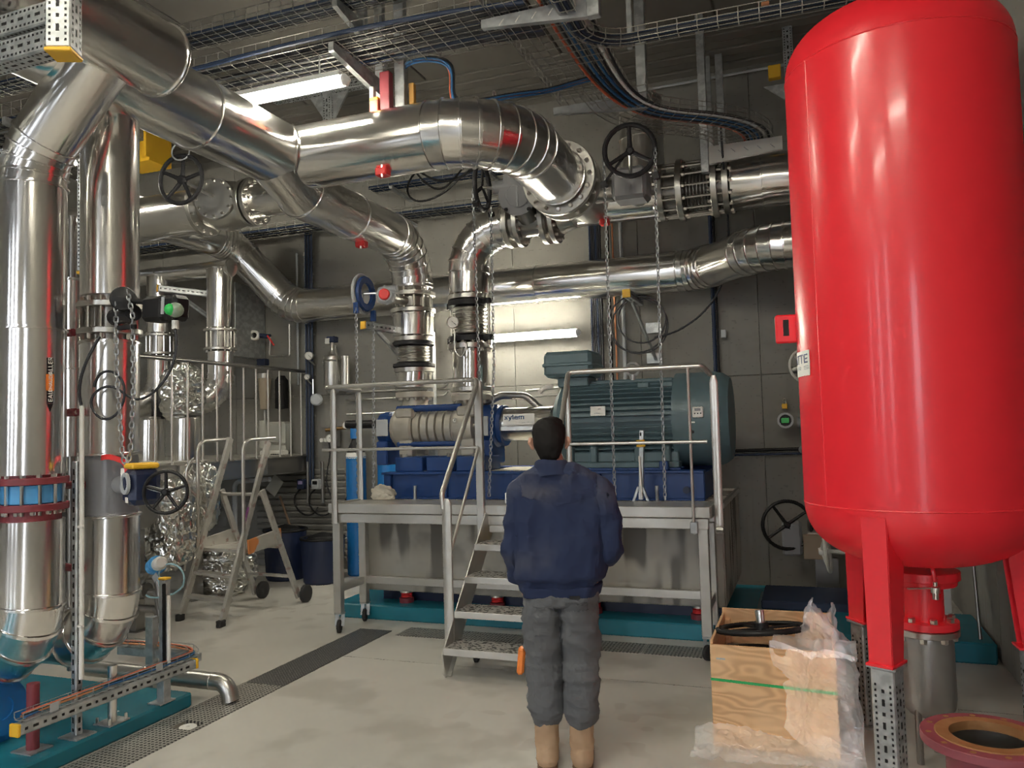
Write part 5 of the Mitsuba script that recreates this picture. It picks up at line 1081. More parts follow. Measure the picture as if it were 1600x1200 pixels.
part(mo2, 'end_ring', disc_ring(.06,.14,-.01,.01,32,(-3.95,2.95,.28),X), M['cyl_blue']); part(mo2, 'foot', box(-4.3,-4.0,2.86,3.04,.088,.17,.005), M['cyl_blue'])
gw = thing('wheel_valve', 'part of a black valve wheel at the left image edge by the maroon flanges', 'valve')
wheel(gw, (-3.93,2.80,1.305), unit(A(.35,-1,0)), .095, 5, .010, M['black'], .02, .2, .008); part(gw, 'stem', cyl((-3.935,2.81,1.305),(-3.88,2.95,1.305), .012, 12), M['bright']); part(gw, 'neck', cyl((-3.885,2.92,1.305),(-3.86,2.97,1.305), .03, 14), M['redbrown'])
hs_ = thing('strut_post', 'perforated hanging post with a yellow cap in front of the header at the upper left', 'post')
strut(hs_, (-2.755,2.30,3.215), (-2.755,2.30,5.29), .10, (1,.45,0), True, False, 'post')
hb = thing('strut_beam', 'pair of perforated beams running left from the hanging post', 'beam')
for z, y in ((3.42,2.36),(3.305,2.36)): strut(hb, (-5.4,y+.05,z), (-2.82,y,z), .095, (0,0,1), False, False, 'beam')
ph = thing('strut_post', 'slotted post with an orange cap behind the gap between the left risers', 'post')
strut(ph, (-4.30,3.75,2.72), (-4.30,3.75,5.29), .07, (1,.4,0), True, False, 'post')
yb_ = thing('steel_bracket', 'yellow steel bracket on the wall behind the second riser', 'bracket')
part(yb_, 'plate', box(-7.55,-7.08,7.36,7.40,4.93,5.29,.004), M['yellow']); part(yb_, 'plate', box(-7.12,-7.08,7.0,7.36,4.93,5.29,.004), M['yellow']); part(yb_, 'shelf', box(-7.55,-7.08,7.05,7.40,4.89,4.93,.004), M['yellow'])
# foil jackets, blue sensor, pipework below the mezzanine
mat('foil', bumped(prin((.80,.79,.75), .10, 1.0), lambda p, n, uv: .004*fbm(p.x*34, p.y*34, p.z*34, 2)))
def foil(c, s, seed, amp=.25, zc=None):
    v, f = sphere((0,0,0), 1, 5); v = np.sign(v)*np.abs(v)**.75; r = 1-2*np.abs(meshkit.noise(v*A(2.6,2.6,4.5)+seed)-.5); r2 = 1-2*np.abs(meshkit.noise(v*A(6,6,11)+seed+3)-.5)
    return v*(1+amp*(r-.5)+amp*.5*(r2-.5))[:,None]*A(*s)+A(*c), f
for c, s, sd, lb in (((-5.42,5.62,.86),(.19,.18,.36),1,'large crumpled foil jacket under the deck beside the blue sensor'),((-5.62,6.25,1.05),(.14,.15,.30),5,'tall crumpled foil jacket behind the step ladder handrail'),((-6.20,6.62,2.10),(.19,.19,.28),9,'crumpled foil jacket on the deck behind the railing'),((-5.85,6.75,.26),(.36,.24,.25),13,'low crumpled foil bundle on the floor behind the step ladder')):
    solo('foil_jacket', foil(c, s, sd), M['foil'], lb, 'insulation', 'foil insulation jackets', smooth=45)
part('foil_jacket_002', 'spigot', cyl((-6.18,6.62,2.34),(-6.18,6.62,2.46), .04, 16), M['stainless']); part('foil_jacket_002', 'strap', torus(.165, .014, 32, 8, (-6.18,6.62,1.875)), M['darksteel'])
for i, (x, lb) in enumerate(((-6.62,'left of two clad pots standing on the deck behind the railing'),(-6.14,'right of two clad pots standing on the deck behind the railing'))):
    t = thing('clad_pot', lb, 'vessel', 'clad pots on the deck'); part(t, 'shell', lathe([(0,1.40),(.145,1.40),(.145,1.83),(.138,1.845),(0,1.845)], 40, (x,6.6,0)), M['bright'], smooth=40); part(t, 'lid', lathe([(0,1.845),(.11,1.845),(.10,1.87),(0,1.875)], 32, (x,6.6,0)), M['darksteel'])
bs_ = thing('level_sensor', 'blue and white sensor head sticking out beside the second riser', 'sensor')
sd_ = unit(A(.75,-.35,.25)); o = A(-4.56,4.6,.705)
part(bs_, 'body', cyl(o-sd_*.07, o+sd_*.03, .058, 28), M['lt_blue']); part(bs_, 'cap', lathe([(0,.03),(.048,.03),(.050,.085),(.035,.10),(0,.10)], 28, o, sd_), M['white']); part(bs_, 'rim', disc_ring(.03,.068,.0,.022,28,o,sd_), M['lt_blue'])
part(bs_, 'tag', obox(o+A(.02,-.03,-.085), np.array([unit(A(.8,-.3,.5)), unit(A(.3,.9,0)), unit(A(-.5,0,.8))]), (.08,.005,.05), .001), M['lt_grey']); part(bs_, 'stem', cyl(o-sd_*.07, A(-5.0,4.88,.50), .02, 12), M['stainless'])
part(bs_, 'cable', sweep(smooth_line([o+A(.03,-.03,-.06),o+A(.10,-.05,-.20),o+A(.06,-.02,-.02),o+A(.20,0,.0),o+A(.26,0,-.10),o+A(.16,0,-.20),o+A(-.1,0,-.22)], 8), .007, 8), mat('pale_blue', prin((.30,.48,.52), .5)))
ptch = thing('flanged_stub', 'stainless flanged stub pipe right of the second riser', 'pipe')
part(ptch, 'pipe', cyl((-3.75,3.95,1.16),(-3.45,3.95,1.16), .07, 28), M['stainless']) if False else None
part(ptch, 'pipe', cyl((-5.6,4.9,1.09),(-5.02,4.9,1.09), .10, 32), M['stainless']); part(ptch, 'stand', box(-5.40,-5.34,4.87,4.93,0,1.02,.003), M['darksteel'])
for x in (-5.08,-5.0): part(ptch, 'flange', disc_ring(.0,.165,-.016,.016,36,(x,4.9,1.09),X), M['stainless'])
sbl = thing('steel_column', 'grey steel column standing on the floor right behind the second riser', 'column')
part(sbl, 'post', box(-5.53,-5.43,5.25,5.35,.006,1.18,.004), M['darksteel']); part(sbl, 'foot', box(-5.57,-5.39,5.21,5.39,0,.008,.001), M['darksteel'])
vcl = thing('valve_cluster', 'dark small bore valve pipework low beside the second riser', 'pipework')
for k in range(3): part(vcl, 'pipe', sweep(fillet([(-5.5,4.9-.02*k,.30+.13*k),(-4.85,4.9,.30+.13*k),(-4.75,4.85,.12+.1*k)], .06), .03, 14), M['darksteel'])
part(vcl, 'body', lathe([(0,-.08),(.06,-.07),(.075,0),(.06,.07),(0,.08)], 20, (-5.0,4.88,.45), X), M['darksteel']); part(vcl, 'foot', box(-5.3,-5.2,4.85,4.95,0,.30,.003), M['darksteel'])
grb = thing('pipe_bend', 'grey bent conduit pipe under the deck beam behind the step ladder', 'pipe'); part(grb, 'pipe', sweep(fillet([(-5.5,7.9,.3),(-5.5,7.9,1.13),(-4.9,7.9,1.16)], .08) if False else fillet([(-6.35,7.6,.2),(-6.35,7.6,1.10),(-5.85,7.6,1.13)], .08), .028, 14), M['lt_grey'])
# ---------------------------------------------------------------- railing on the mezzanine
rl = thing('mezzanine_railing', 'dark steel railing with upright bars along the raised deck', 'railing')
part(rl, 'top_rail', cyl((MX,4.5,2.41),(MX,8.25,2.41), .022, 14), M['darksteel'])
for k in range(18): part(rl, 'bar', cyl((MX,4.58+.21*k,MZ-.02),(MX,4.58+.21*k,2.40), .0105, 10), rail)
# ---------------------------------------------------------------- step ladder
ld = thing('step_ladder', 'paint stained aluminium platform step ladder on wheels', 'ladder')
al2 = mat('ladder_al', prin(proc(lambda p, n, uv: mix(mix((.40,.385,.355),(.60,.58,.54), nz(p, 8, 3)), (.30,.17,.15), .7*smoothstep(.62,.74, nz(p, 14.0, 3, 4.0)))), .42, .55))
F1, F2, T1, T2 = A(-5.36,5.68,0), A(-4.82,5.58,0), A(-5.225,6.2,1.62), A(-4.786,6.2,1.58)
for F_, T_ in ((F1,T1),(F2,T2)):
    d = unit(T_-F_); part(ld, 'stile', bar(F_+d*.05, T_, .030, .062, A(0,1,-.3)), al2); part(ld, 'foot', obox(F_+A(0,0,.03), np.array([X,Y,Z]), (.05,.08,.06), .008), M['rubber'])
for s in (.125,.25): part(ld, 'step', bar(F1+(T1-F1)*s+A(.0,.03,0), F2+(T2-F2)*s+A(0,.03,0), .085, .028, Z), al2)
R1, R2 = A(-5.30,6.16,1.13), A(-4.80,6.12,1.13); W1, W2 = A(-5.27,6.60,.06), A(-4.72,6.55,.06)
for a, b in ((R1,W1),(R2,W2)): part(ld, 'rear_leg', bar(a, b, .030, .058, Y), al2); part(ld, 'wheel', lathe([(0,-.02),(.06,-.022),(.085,-.016),(.085,.016),(.06,.022),(0,.02)], 28, b+A(.045,.06,.025), X), M['rubber'])
part(ld, 'rear_bar', cyl(R1-A(0,0,.04), R2-A(0,0,.04), .016, 12), al2)
for s in (.52,.80): part(ld, 'rear_rung', bar(R1+(W1-R1)*s, R2+(W2-R2)*s, .05, .022, Z), al2)
pz = .60; pA, pB = F1+(T1-F1)*.385, F2+(T2-F2)*.385
part(ld, 'platform', bar(A(-5.30,6.14,pz), A(-4.79,6.10,pz), .46, .03, Z), al2)
ora = mat('orange_stain', prin(proc(lambda p, n, uv: mix(mix((.42,.40,.37),(.55,.53,.48), nz(p, 9, 3)), (.72,.24,.05), .9*smoothstep(.46,.60, nz(p, 6.0, 3, 2.0)))), .5, .3))
part(ld, 'side_panel', bar(A(-4.785,5.90,pz+.035), A(-4.775,6.36,pz+.085), .018, .13, Z), ora, label='orange stained side panel'); part(ld, 'side_panel', bar(A(-5.31,5.92,pz+.035), A(-5.30,6.38,pz+.085), .018, .13, Z), al2)
for T_, x in ((T1,-5.315),(T2,-4.80)):
    part(ld, 'hand_rail', sweep(fillet([(x,5.86,.52),(x,5.86,1.60),(x+.01,6.30,1.615)], .11), .0165, 14), rail)
part(ld, 'hand_rail_loop', sweep(smooth_line([(-5.335,5.84,1.45),(-5.38,5.80,1.36),(-5.37,5.80,1.20),(-5.325,5.85,1.10)], 6), .010, 10), rail)
part(ld, 'safety_bar', cyl((-5.35,5.84,.95),(-5.42,5.80,.42), .010, 10), rail)
sk = part(ld, 'sticker', obox(F2+(T2-F2)*.56+A(.0,-.038,.015), np.array([X, unit(np.cross(unit(T2-F2), X)), unit(T2-F2)]), (.022,.002,.20), 0), mat('purple', prin((.22,.06,.22), .5)))
# ---------------------------------------------------------------- wall equipment behind the platform
for i, (x, lb) in enumerate(((-4.945,'blue gas cylinder standing at the wall behind the platform corner posts'),(-4.53,'blue gas cylinder standing at the wall behind the cream rag'))):
    t = thing('gas_cylinder', lb, 'gas cylinder', 'gas cylinders at the wall')
    part(t, 'shell', lathe([(0,0),(.10,.0),(.115,.02),(.115,1.36)], 36, (x,8.0,0)), M['cyl_blue']); part(t, 'collar', lathe([(.1155,1.345),(.113,1.385),(.104,1.41)], 36, (x,8.0,0)), M['white'])
    part(t, 'shoulder', lathe([(.104,1.41),(.075,1.49),(.045,1.55),(.04,1.58),(0,1.58)], 32, (x,8.0,0)), M['black']); part(t, 'guard', lathe([(0,1.57),(.06,1.57),(.06,1.68),(.05,1.70),(0,1.70)], 24, (x,8.0,0)), M['cyl_blue']); part(t, 'valve', cyl((x,8.0,1.62),(x+.07,7.96,1.66), .018, 12), M['bright'])
for i, (x, y, h, lb) in enumerate(((-5.66,7.62,.60,'dark navy bin half hidden behind the step ladder leg'),(-5.11,7.55,.53,'dark navy bin beside the platform leg'))):
    t = thing('waste_bin', lb, 'bin', 'navy bins by the wall'); part(t, 'body', lathe([(0,0),(.20,0),(.215,.02),(.24,h-.05),(.225,h-.05),(.20,.05),(0,.05)], 36, (x,y,0)), M['navy']); part(t, 'rim', torus(.24, .014, 40, 8, (x,y,h-.045)), M['black']); part(t, 'contents', lathe([(0,h-.10),(.22,h-.10),(.15,h-.02),(0,h+.02)], 24, (x,y,0)), M['black'])
cb = thing('control_box', 'white control box with a small black display on the wall above the bins', 'control box')
part(cb, 'case', box(-6.27,-5.95,7.95,8.10,1.24,1.45,.012), M['white']); k_ = part(cb, 'display', box(-6.10,-5.985,7.943,7.952,1.28,1.41,.003), M['black']); part(k_, 'label', box(-6.09,-6.03,7.940,7.944,1.375,1.395,0), M['white'])
stuff(k_, 'marks', cat(*[box(-6.085+.03*a,-6.065+.03*a,7.940,7.944,1.30+.022*b,1.312+.022*b,0) for a in range(2) for b in range(3)]), M['lt_grey'])
stuff(cb, 'cable_glands', cat(*[cyl((-6.24+.05*k,8.02,1.24),(-6.24+.05*k,8.02,1.20), .014, 10) for k in range(6)]), M['lt_grey'])
b2 = thing('dosing_tank', 'grey plastic housing with rounded top above the white control box', 'housing'); part(b2, 'body', box(-6.36,-6.02,8.10,8.28,1.42,1.80,.03), mat('pale_grey', prin((.50,.50,.46), .55))); part(b2, 'column', cyl((-6.31,8.08,1.48),(-6.31,8.08,1.82), .045, 20), M['pale_grey'])
for i, (x, m_) in enumerate(((-5.81,'navy'),(-5.60,'lt_grey'))):
    t = thing('flow_meter', ['small dark meter with a violet display on the wall','small pale framed meter on the wall left of the platform'][i], 'meter', 'small wall meters'); part(t, 'case', box(x-.05,x+.05,8.12,8.20,.97,1.09,.008), M[m_]); part(t, 'display', box(x-.03,x+.035,8.115,8.121,1.03,1.07,.002), mat('violet', prin((.35,.30,.50), .3)) if i == 0 else M['black']); part(t, 'pipe', cyl((x+.06,8.20,.80),(x+.06,8.20,1.30), .022, 14), M['darksteel']); part(t, 'cable', sweep(smooth_line([(x-.02,8.16,.97),(x-.01,8.1,.72),(x+.12,8.12,.66),(x+.2,8.2,.75)], 6), .010, 8), M['black'])
gm = thing('gas_manifold', 'brass and steel gas manifold with gauges above the blue cylinder', 'manifold')
part(gm, 'header', cyl((-5.45,8.15,1.68),(-4.95,8.15,1.72), .020, 14), mat('brass', prin((.35,.22,.10), .35, .8))); gauge(gm, (-5.10,8.05,1.73), (.3,-1,0), .045); gauge(gm, (-5.33,8.05,1.58), (.3,-1,0), .05)
for x in (-5.45,-5.39): part(gm, 'knob', cyl((x,8.12,1.56),(x,8.05,1.56), .025, 14), M['white'])
part(gm, 'plate', box(-5.52,-5.30,8.18,8.24,1.48,1.72,.004), M['darksteel']); part(gm, 'hose', sweep(smooth_line([(-5.38,8.1,1.55),(-5.39,8.08,1.2),(-5.36,8.06,.95),(-5.2,8.06,.80),(-5.08,8.06,1.0),(-5.08,8.06,1.45)], 8), .009, 8), M['black'])
fh = thing('filter_housing', 'stainless filter housing with a blue topped valve on the wall above the manifold', 'filter')
part(fh, 'bowl', lathe([(0,2.10),(.07,2.12),(.10,2.2),(.10,2.53),(.085,2.56),(0,2.56)], 32, (-5.28,8.05,0)), M['stainless']); part(fh, 'ring', torus(.10, .012, 32, 8, (-5.28,8.05,2.50)), M['stainless']); part(fh, 'neck', lathe([(0,2.56),(.04,2.57),(.018,2.62),(.018,2.72),(0,2.72)], 20, (-5.28,8.05,0)), M['bright']); part(fh, 'head', box(-5.33,-5.22,8.0,8.1,2.72,2.79,.008), M['navy']); part(fh, 'head_pale', box(-5.34,-5.28,7.99,8.0,2.70,2.77,.003), M['white']); part(fh, 'side_tube', cyl((-5.10,8.05,2.15),(-5.10,8.05,2.55), .05, 20), M['stainless']); part(fh, 'lever', bar((-5.20,8.0,2.68),(-5.14,7.98,2.25), .018, .012), M['bright']); part(fh, 'drain_tube', cyl((-5.28,8.05,1.80),(-5.28,8.05,2.10), .018, 12), M['bright']); part(fh, 'wall_bracket', bar((-5.28,8.05,2.3),(-5.28,8.295,2.3), .05, .05), M['darksteel'])
for i, (x, z, r) in enumerate(((-5.63,2.585,.052),(-5.66,2.33,.036))):
    t = thing('pressure_gauge', ['larger round gauge on the dark riser left of the filter housing','smaller round gauge on the dark riser left of the filter housing'][i], 'gauge', 'gauges at the filter'); gauge(t, (x,8.08,z), (.35,-1,0), r); part(t, 'stem', cyl((x,8.09,z-r),(x,8.2,z-.11), .010, 10), M['bright'])
wd_ = thing('wall_disc', 'round grey sensor disc on a tube below the small gauge', 'sensor'); part(wd_, 'disc', lathe([(0,0),(.075,0),(.075,.03),(.06,.045),(0,.045)], 12, (-5.55,8.12,2.05), A(.3,-1,0)), M['lt_grey']); part(wd_, 'tube', cyl((-5.60,8.12,2.12),(-5.60,8.12,2.30), .012, 10), M['bright'])
sv = thing('pressure_transmitter', 'white faced transmitter with a red lever on the wall behind the railing', 'transmitter'); part(sv, 'head', lathe([(.035,-.02),(.062,-.02),(.066,.0),(.062,.035),(.035,.035)], 28, (-6.40,8.05,2.88), A(.4,-1,0), closed=True), M['white']); part(sv, 'face', cyl((-6.405,8.07,2.88),(-6.40,8.05,2.88), .036, 20), M['black']); part(sv, 'body', cyl((-6.36,8.08,2.88),(-6.22,8.12,2.86), .03, 14), M['navy']); part(sv, 'lever', bar((-6.22,8.06,2.87),(-6.12,8.06,2.74), .012, .02), M['label_red']); part(sv, 'pipe', sweep(fillet([(-6.22,8.12,2.86),(-6.25,8.14,2.62),(-5.95,8.14,2.60),(-5.95,8.14,3.0)], .03), .010, 10), M['stainless'])
for i, (x, z0, z1) in enumerate(((-5.90,2.25,3.9),(-5.78,1.5,3.9))): solo('conduit', cyl((x,8.24,z0),(x,8.24,z1), .014, 12), M['lt_grey'], ['left','right'][i]+' of two thin vertical conduits on the wall left of the dark riser', 'conduit', 'thin wall conduits')
fb = thing('floor_filter', 'beige filter cartridge housings behind the railing bars', 'filter'); part(fb, 'bowl', lathe([(0,1.95),(.055,1.96),(.075,2.30),(.08,2.34),(0,2.34)], 24, (-6.28,8.08,0)), mat('beige', prin((.45,.38,.29), .4))); part(fb, 'cap', lathe([(0,2.34),(.09,2.34),(.09,2.40),(0,2.40)], 24, (-6.28,8.08,0)), M['stainless']); part(fb, 'dark_bowl', lathe([(0,1.95),(.08,1.96),(.08,2.30),(.04,2.36),(0,2.36)], 24, (-6.03,8.08,0)), M['black']); part(fb, 'valve', box(-6.34,-6.22,8.0,8.1,2.50,2.58,.008), M['navy']); part(fb, 'lower_pipe', sweep(fillet([(-6.28,8.08,1.95),(-6.28,8.08,1.55),(-6.0,8.1,1.52)], .05), .016, 10), M['stainless'])
cr_ = thing('cable_riser', 'dark vertical cable ladder full of cables at the wall corner left', 'cable tray')
for k in range(5): part(cr_, 'cable', cyl((-5.76+.022*k,8.20+.008*(k % 2),1.02),(-5.74+.022*k,8.20+.008*(k % 2),4.25), .012, 8), M['cable'] if k % 2 else mat('cable_navy', prin((.015,.03,.07), .5)))
stuff(cr_, 'rungs', cat(*[box(-5.80,-5.64,8.225,8.235,1.1+.25*k,1.12+.25*k,0) for k in range(13)]), M['wire'])
cr_ = thing('cable_riser', 'wide dark cable riser on the wall behind the motor terminal box', 'cable tray')
for k in range(6): part(cr_, 'cable', cyl((-2.13+.022*k,8.22,1.9),(-2.12+.022*k,8.22,4.4), .013, 8), M['cable'] if k % 3 else M['cable_navy'])
stuff(cr_, 'rungs', cat(*[box(-2.15,-1.99,8.24,8.25,2.0+.3*k,2.02+.3*k,0) for k in range(8)]), M['wire'])
for i, (x, z0, z1, r, m_) in enumerate(((-1.93,1.9,4.3,.012,'black'),(-1.88,1.9,4.3,.010,'copper'),(-1.79,1.9,4.4,.022,'lt_grey'))): solo('conduit', cyl((x,8.25,z0),(x,8.25,z1), r, 12), M[m_], ['thin black conduit beside the wide cable riser','thin reddish conduit between the wide riser and the grey tube','thicker grey conduit tube right of the wide cable riser'][i], 'conduit')
t = thing('conduit', 'dark vertical conduit pair with a junction clip on the wall right of the motor', 'conduit'); part(t, 'tube', cyl((-.86,8.25,1.9),(-.85,8.25,4.2), .020, 12), M['cable_navy']); part(t, 'cable', cyl((-.825,8.24,1.9),(-.815,8.24,4.2), .011, 10), M['black']); part(t, 'clip', box(-.79,-.74,8.22,8.26,2.50,2.58,.004), M['lt_grey'])
wbk = thing('strut_bracket', 'wall bracket with a yellow capped arm and diagonal under the lower wall pipe', 'bracket')
strut(wbk, (-1.61,7.60,2.93), (-1.61,8.25,2.93), .075, (1,0,0), True, False, 'arm', .05, False); part(wbk, 'diagonal', bar((-1.58,7.72,2.86),(-1.46,8.24,2.32), .045, .02, X), M['galv'])
for z in (2.60,2.28): part(wbk, 'wall_plate', box(-1.56,-1.40,8.26,8.28,z,z+.11,.002), M['galv'])
cco = thing('cable_coil', 'black cable coiled in big loops hung on the wall bracket', 'cable')
for k, (r, dx, dz) in enumerate(((.30,0,0),(.285,.03,-.03),(.24,.06,.03))): part(cco, 'loop', torus(r, .008, 56, 6, (-1.60+dx,8.02-.03*k,2.68+dz), unit(A(.2,-1,.05))), M['cable'])
part(cco, 'tail', sweep(smooth_line([(-1.42,7.98,2.52),(-1.1,8.0,2.62),(-.75,7.9,2.95),(-.62,7.6,3.5),(-.60,7.1,3.95),(-.60,7.05,4.35)], 10), .010, 8), M['cable'], label='tail of black cable looping up over the wall pipes')
nb = thing('strut_bracket', 'slotted arm with a yellow cap and diagonal left of the left pump nozzle stack', 'bracket')
strut(nb, (-3.86,6.42,2.645), (-3.55,7.15,2.60), .068, (0,0,1), True, False, 'arm', .05, False); part(nb, 'diagonal', bar((-3.80,6.56,2.60),(-3.62,7.0,2.20), .045, .025, X), M['galv']); part(nb, 'rear_post', box(-3.58,-3.51,7.15,7.22,1.04,2.64,.004), M['galv'])
vbk = thing('strut_bracket', 'grey arm with a yellow cap and diagonal between the two deck risers', 'bracket')
strut(vbk, (-7.10,7.20,3.40), (-6.50,7.75,3.33), .075, (0,0,1), True, False, 'arm', .05, False); part(vbk, 'diagonal', bar((-6.98,7.35,3.36),(-6.45,7.75,2.85), .05, .03, X), M['galv']); part(vbk, 'wall_rail', box(-6.52,-6.42,7.72,8.28,2.6,3.5,.004), M['galv'])
for i, z in enumerate((2.12,2.03,1.86)): solo('tube_line', sweep(fillet([(-5.2,8.22,z),(-3.9,8.22,z+.01),(-3.85,8.22,z+.05)], .03), .012, 10), M['stainless'], ['top','middle','lowest'][i]+' of three thin steel tubes along the wall behind the pump', 'tube', 'thin tubes behind the pump')
solo('tube_line', sweep(fillet([(-2.9,8.22,2.05),(-1.9,8.22,2.10)], .03), .014, 10), M['pale_grey'], 'pale conduit on the wall below the lit wall lamp', 'conduit')
part('tube_line_003', 'drop', sweep(fillet([(-2.85,8.23,1.98),(-2.33,8.23,2.0),(-2.33,8.23,1.72)], .02), .012, 10), M['pale_grey'])
wsl = thing('notice_sheet', 'small tilted notice sheet on a stick by the ribbed wall', 'sign'); part(wsl, 'sheet', obox(A(-6.05,7.95,1.03), np.array([unit(A(.8,0,-.6)), Y, unit(A(.6,0,.8))]), (.16,.004,.22), .001), M['pale_grey']); part(wsl, 'stick', cyl((-6.0,7.98,.90),(-5.83,8.1,.25), .014, 8), mat('stick', prin((.25,.16,.10), .7)))
# right side, behind the tank
rv = thing('wheel_valve', 'grey gear valve with a black wheel low on the wall left of the red tank', 'valve')
wheel(rv, (-.22,7.62,.70), unit(A(.25,-1,0)), .215, 4, .016, M['black'], .03, .6, .01); part(rv, 'gearbox', lathe([(0,-.08),(.12,-.08),(.13,-.06),(.13,.06),(.12,.08),(0,.08)], 24, (-.18,7.75,.58), X), M['grey_paint']); part(rv, 'gear_block', box(-.27,-.10,7.62,7.80,.42,.72,.02), M['grey_paint']); part(rv, 'cover', box(-.09,.10,7.60,7.63,.40,.62,.004), mat('tan', prin((.30,.235,.17), .6))); part(rv, 'valve_body', cyl((-.05,7.8,.55),(.4,7.8,.55), .17, 28), M['darksteel']); part(rv, 'foot', box(.0,.2,7.7,7.9,0,.40,.004), M['darksteel'])
pr_ = thing('pump_crate', 'dark teal low machine base with a perforated panel behind the plywood crate', 'machine base'); part(pr_, 'base', box(-.46,.62,6.65,7.45,0,.13,.006), M['motor']); part(pr_, 'top', box(-.42,.30,6.75,7.4,.13,.20,.01), M['cable_navy']); part(pr_, 'grille', box(-.28,.20,6.645,6.651,.02,.11,0), mat('mesh_panel', prin(proc(lambda p, n, uv: mix((.05,.06,.06),(.28,.30,.30), smoothstep(.25,.4, dr.abs(p.x*45-dr.floor(p.x*45)-.5))*smoothstep(.2,.4, dr.abs(p.z*45-dr.floor(p.z*45)-.5)))), .5, .3)))
wv2 = thing('pale_handwheel', 'pale grey handwheel seen edge on behind the left rear tank leg', 'handwheel'); wheel(wv2, (.09,6.3,.68), unit(A(1,-.1,.1)), .15, 3, .014, M['pale_grey'], .03, .3, .03); part(wv2, 'stem', cyl((.09,6.3,.68),(.42,6.3,.66), .016, 10), M['pale_grey']); part(wv2, 'body', lathe([(0,-.14),(.08,-.12),(.10,0),(.08,.12),(0,.14)], 24, (.46,6.3,.60), X), M['navy']); part(wv2, 'stand', box(.38,.50,6.24,6.36,0,.50,.004), M['pale_grey'])
wv3 = thing('pale_handwheel', 'pale grey handwheel peeping out behind the tank label', 'handwheel'); wheel(wv3, (.0,6.4,2.06), unit(A(.5,-1,0)), .125, 3, .011, M['pale_grey'], .025, .3, .02); part(wv3, 'stem', cyl((.0,6.4,2.06),(-.1,6.9,2.06), .014, 10), M['pale_grey']); part(wv3, 'pipe', cyl((-.1,6.92,0),(-.1,6.92,2.12), .03, 14), M['darksteel']) if False else part(wv3, 'pipe', cyl((1.13,6.9,2.06),(-.12,6.9,2.06), .03, 14), M['darksteel'])
gmt = thing('flow_meter', 'round grey meter with a green display on the wall left of the red tank', 'meter'); k_ = part(gmt, 'ring', lathe([(.055,0),(.075,0),(.075,.03),(.055,.03)], 28, (-.205,8.02,1.645), A(.1,-1,0), closed=True), M['lt_grey']); part(gmt, 'face', cyl((-.205,8.04,1.645),(-.205,8.005,1.645), .056, 24), M['black']); part(gmt, 'display', box(-.24,-.17,7.995,8.004,1.62,1.67,.002), M['signal_green']); part(gmt, 'neck', cyl((-.205,8.04,1.645),(-.205,8.3,1.645), .03, 14), M['grey_paint']); part(gmt, 'housing', cyl((-.10,8.1,1.62),(.05,8.1,1.62), .055, 20), M['grey_paint'])
plk = thing('padlock', 'small yellow padlock hanging on the wall above the green display', 'padlock'); part(plk, 'body', box(-.235,-.185,8.20,8.24,1.76,1.81,.004), M['yellow']); part(plk, 'shackle', sweep(fillet([(-.225,8.22,1.81),(-.225,8.22,1.855),(-.195,8.22,1.855),(-.195,8.22,1.81)], .012), .005, 8), M['bright']); part(plk, 'hook', cyl((-.21,8.22,1.855),(-.21,8.3,1.855), .005, 8), M['bright'])
hrz = thing('cable_run', 'dark horizontal cable run low on the wall between motor and tank', 'cable'); part(hrz, 'cable', cyl((-.85,8.25,1.35),(.3,8.25,1.37), .016, 10), M['black']); part(hrz, 'cable', cyl((-.85,8.25,1.31),(.3,8.25,1.325), .012, 10), M['cable_navy']); part(hrz, 'sounder', sphere((-.03,8.16,1.36), .07, 2, (1,.7,.7)), M['grey_paint']); part(hrz, 'beacon', cyl((-.01,8.12,1.42),(-.01,8.12,1.50), .03, 14), M['white'])
rpl = struct('small_plinth', box(.1,1.10,6.05,6.9,0,.14,.012), M['teal'], 'teal plinth at the foot of the right wall'); 
for i, (x, y) in enumerate(((.80,6.2),(1.02,6.15))): solo('small_tube', cyl((x,y,.14),(x+.10 if i == 0 else x,y+.2,1.15), .011, 10), M['pale_grey'] if i == 0 else M['darksteel'], ['thin pale tube','thin dark tube'][i]+' rising from the teal plinth behind the tank', 'tube')
pbk = thing('post_bracket', 'pale perforated bracket plate behind the red nozzle under the tank', 'bracket'); part(pbk, 'plate', box(.60,.70,5.0,5.02,.0,.90,.003), M['pale_grey']); part(pbk, 'hole', box(.64,.675,4.995,5.001,.70,.75,0), M['black'])
# ---------------------------------------------------------------- overhead wire trays, their supports and cables
def cbl(pts, r, m_, label, group=None, n=8): return solo('cable', sweep(smooth_line(pts, n), r, 8), M[m_], label, 'cable', group)
def line(a, b, n=8): return [A(*a)+(A(*b)-A(*a))*k/n for k in range(n+1)]
HW = 5.3
t1 = thing('wire_tray', 'wide wire cable tray above the lit ceiling lamp', 'cable tray')
tray(t1, [(-7.5,4.745,4.30),(-5,4.745,4.30),(-3,4.745,4.30),(-1.78,4.745,4.30)], .50, .11, .11, .0030, 9)
for k in range(13):
    y = 4.515+.037*k; x0 = -7.3 if k % 3 == 0 else -2.98
    z = 4.318+.008*(k % 2)
    cbl([(x0,y,z),((x0-1.9)/2,y+.008*math.sin(k*2.1),z+.004),(-1.9,y,z),(-1.55,y+.05,z-.005)], .016+.003*(k % 2), 'cable' if k % 5 else 'cable_navy', 'dark power cable lying in the wide tray above the ceiling lamp', 'power cables in the wide tray')
for k in range(3): cbl([(-7.3,4.6+.11*k,4.312),(-5.2,4.62+.11*k,4.314),(-3.9,4.57+.12*k,4.312),(-3.0,4.60+.11*k,4.314)], .010, 'lt_grey' if k == 1 else 'cable', 'thin loose cable in the lamp lit part of the wide tray', 'thin cables in the wide tray')
t0 = thing('wire_tray', 'upper wire cable tray filled with dark cables along the top edge', 'cable tray')
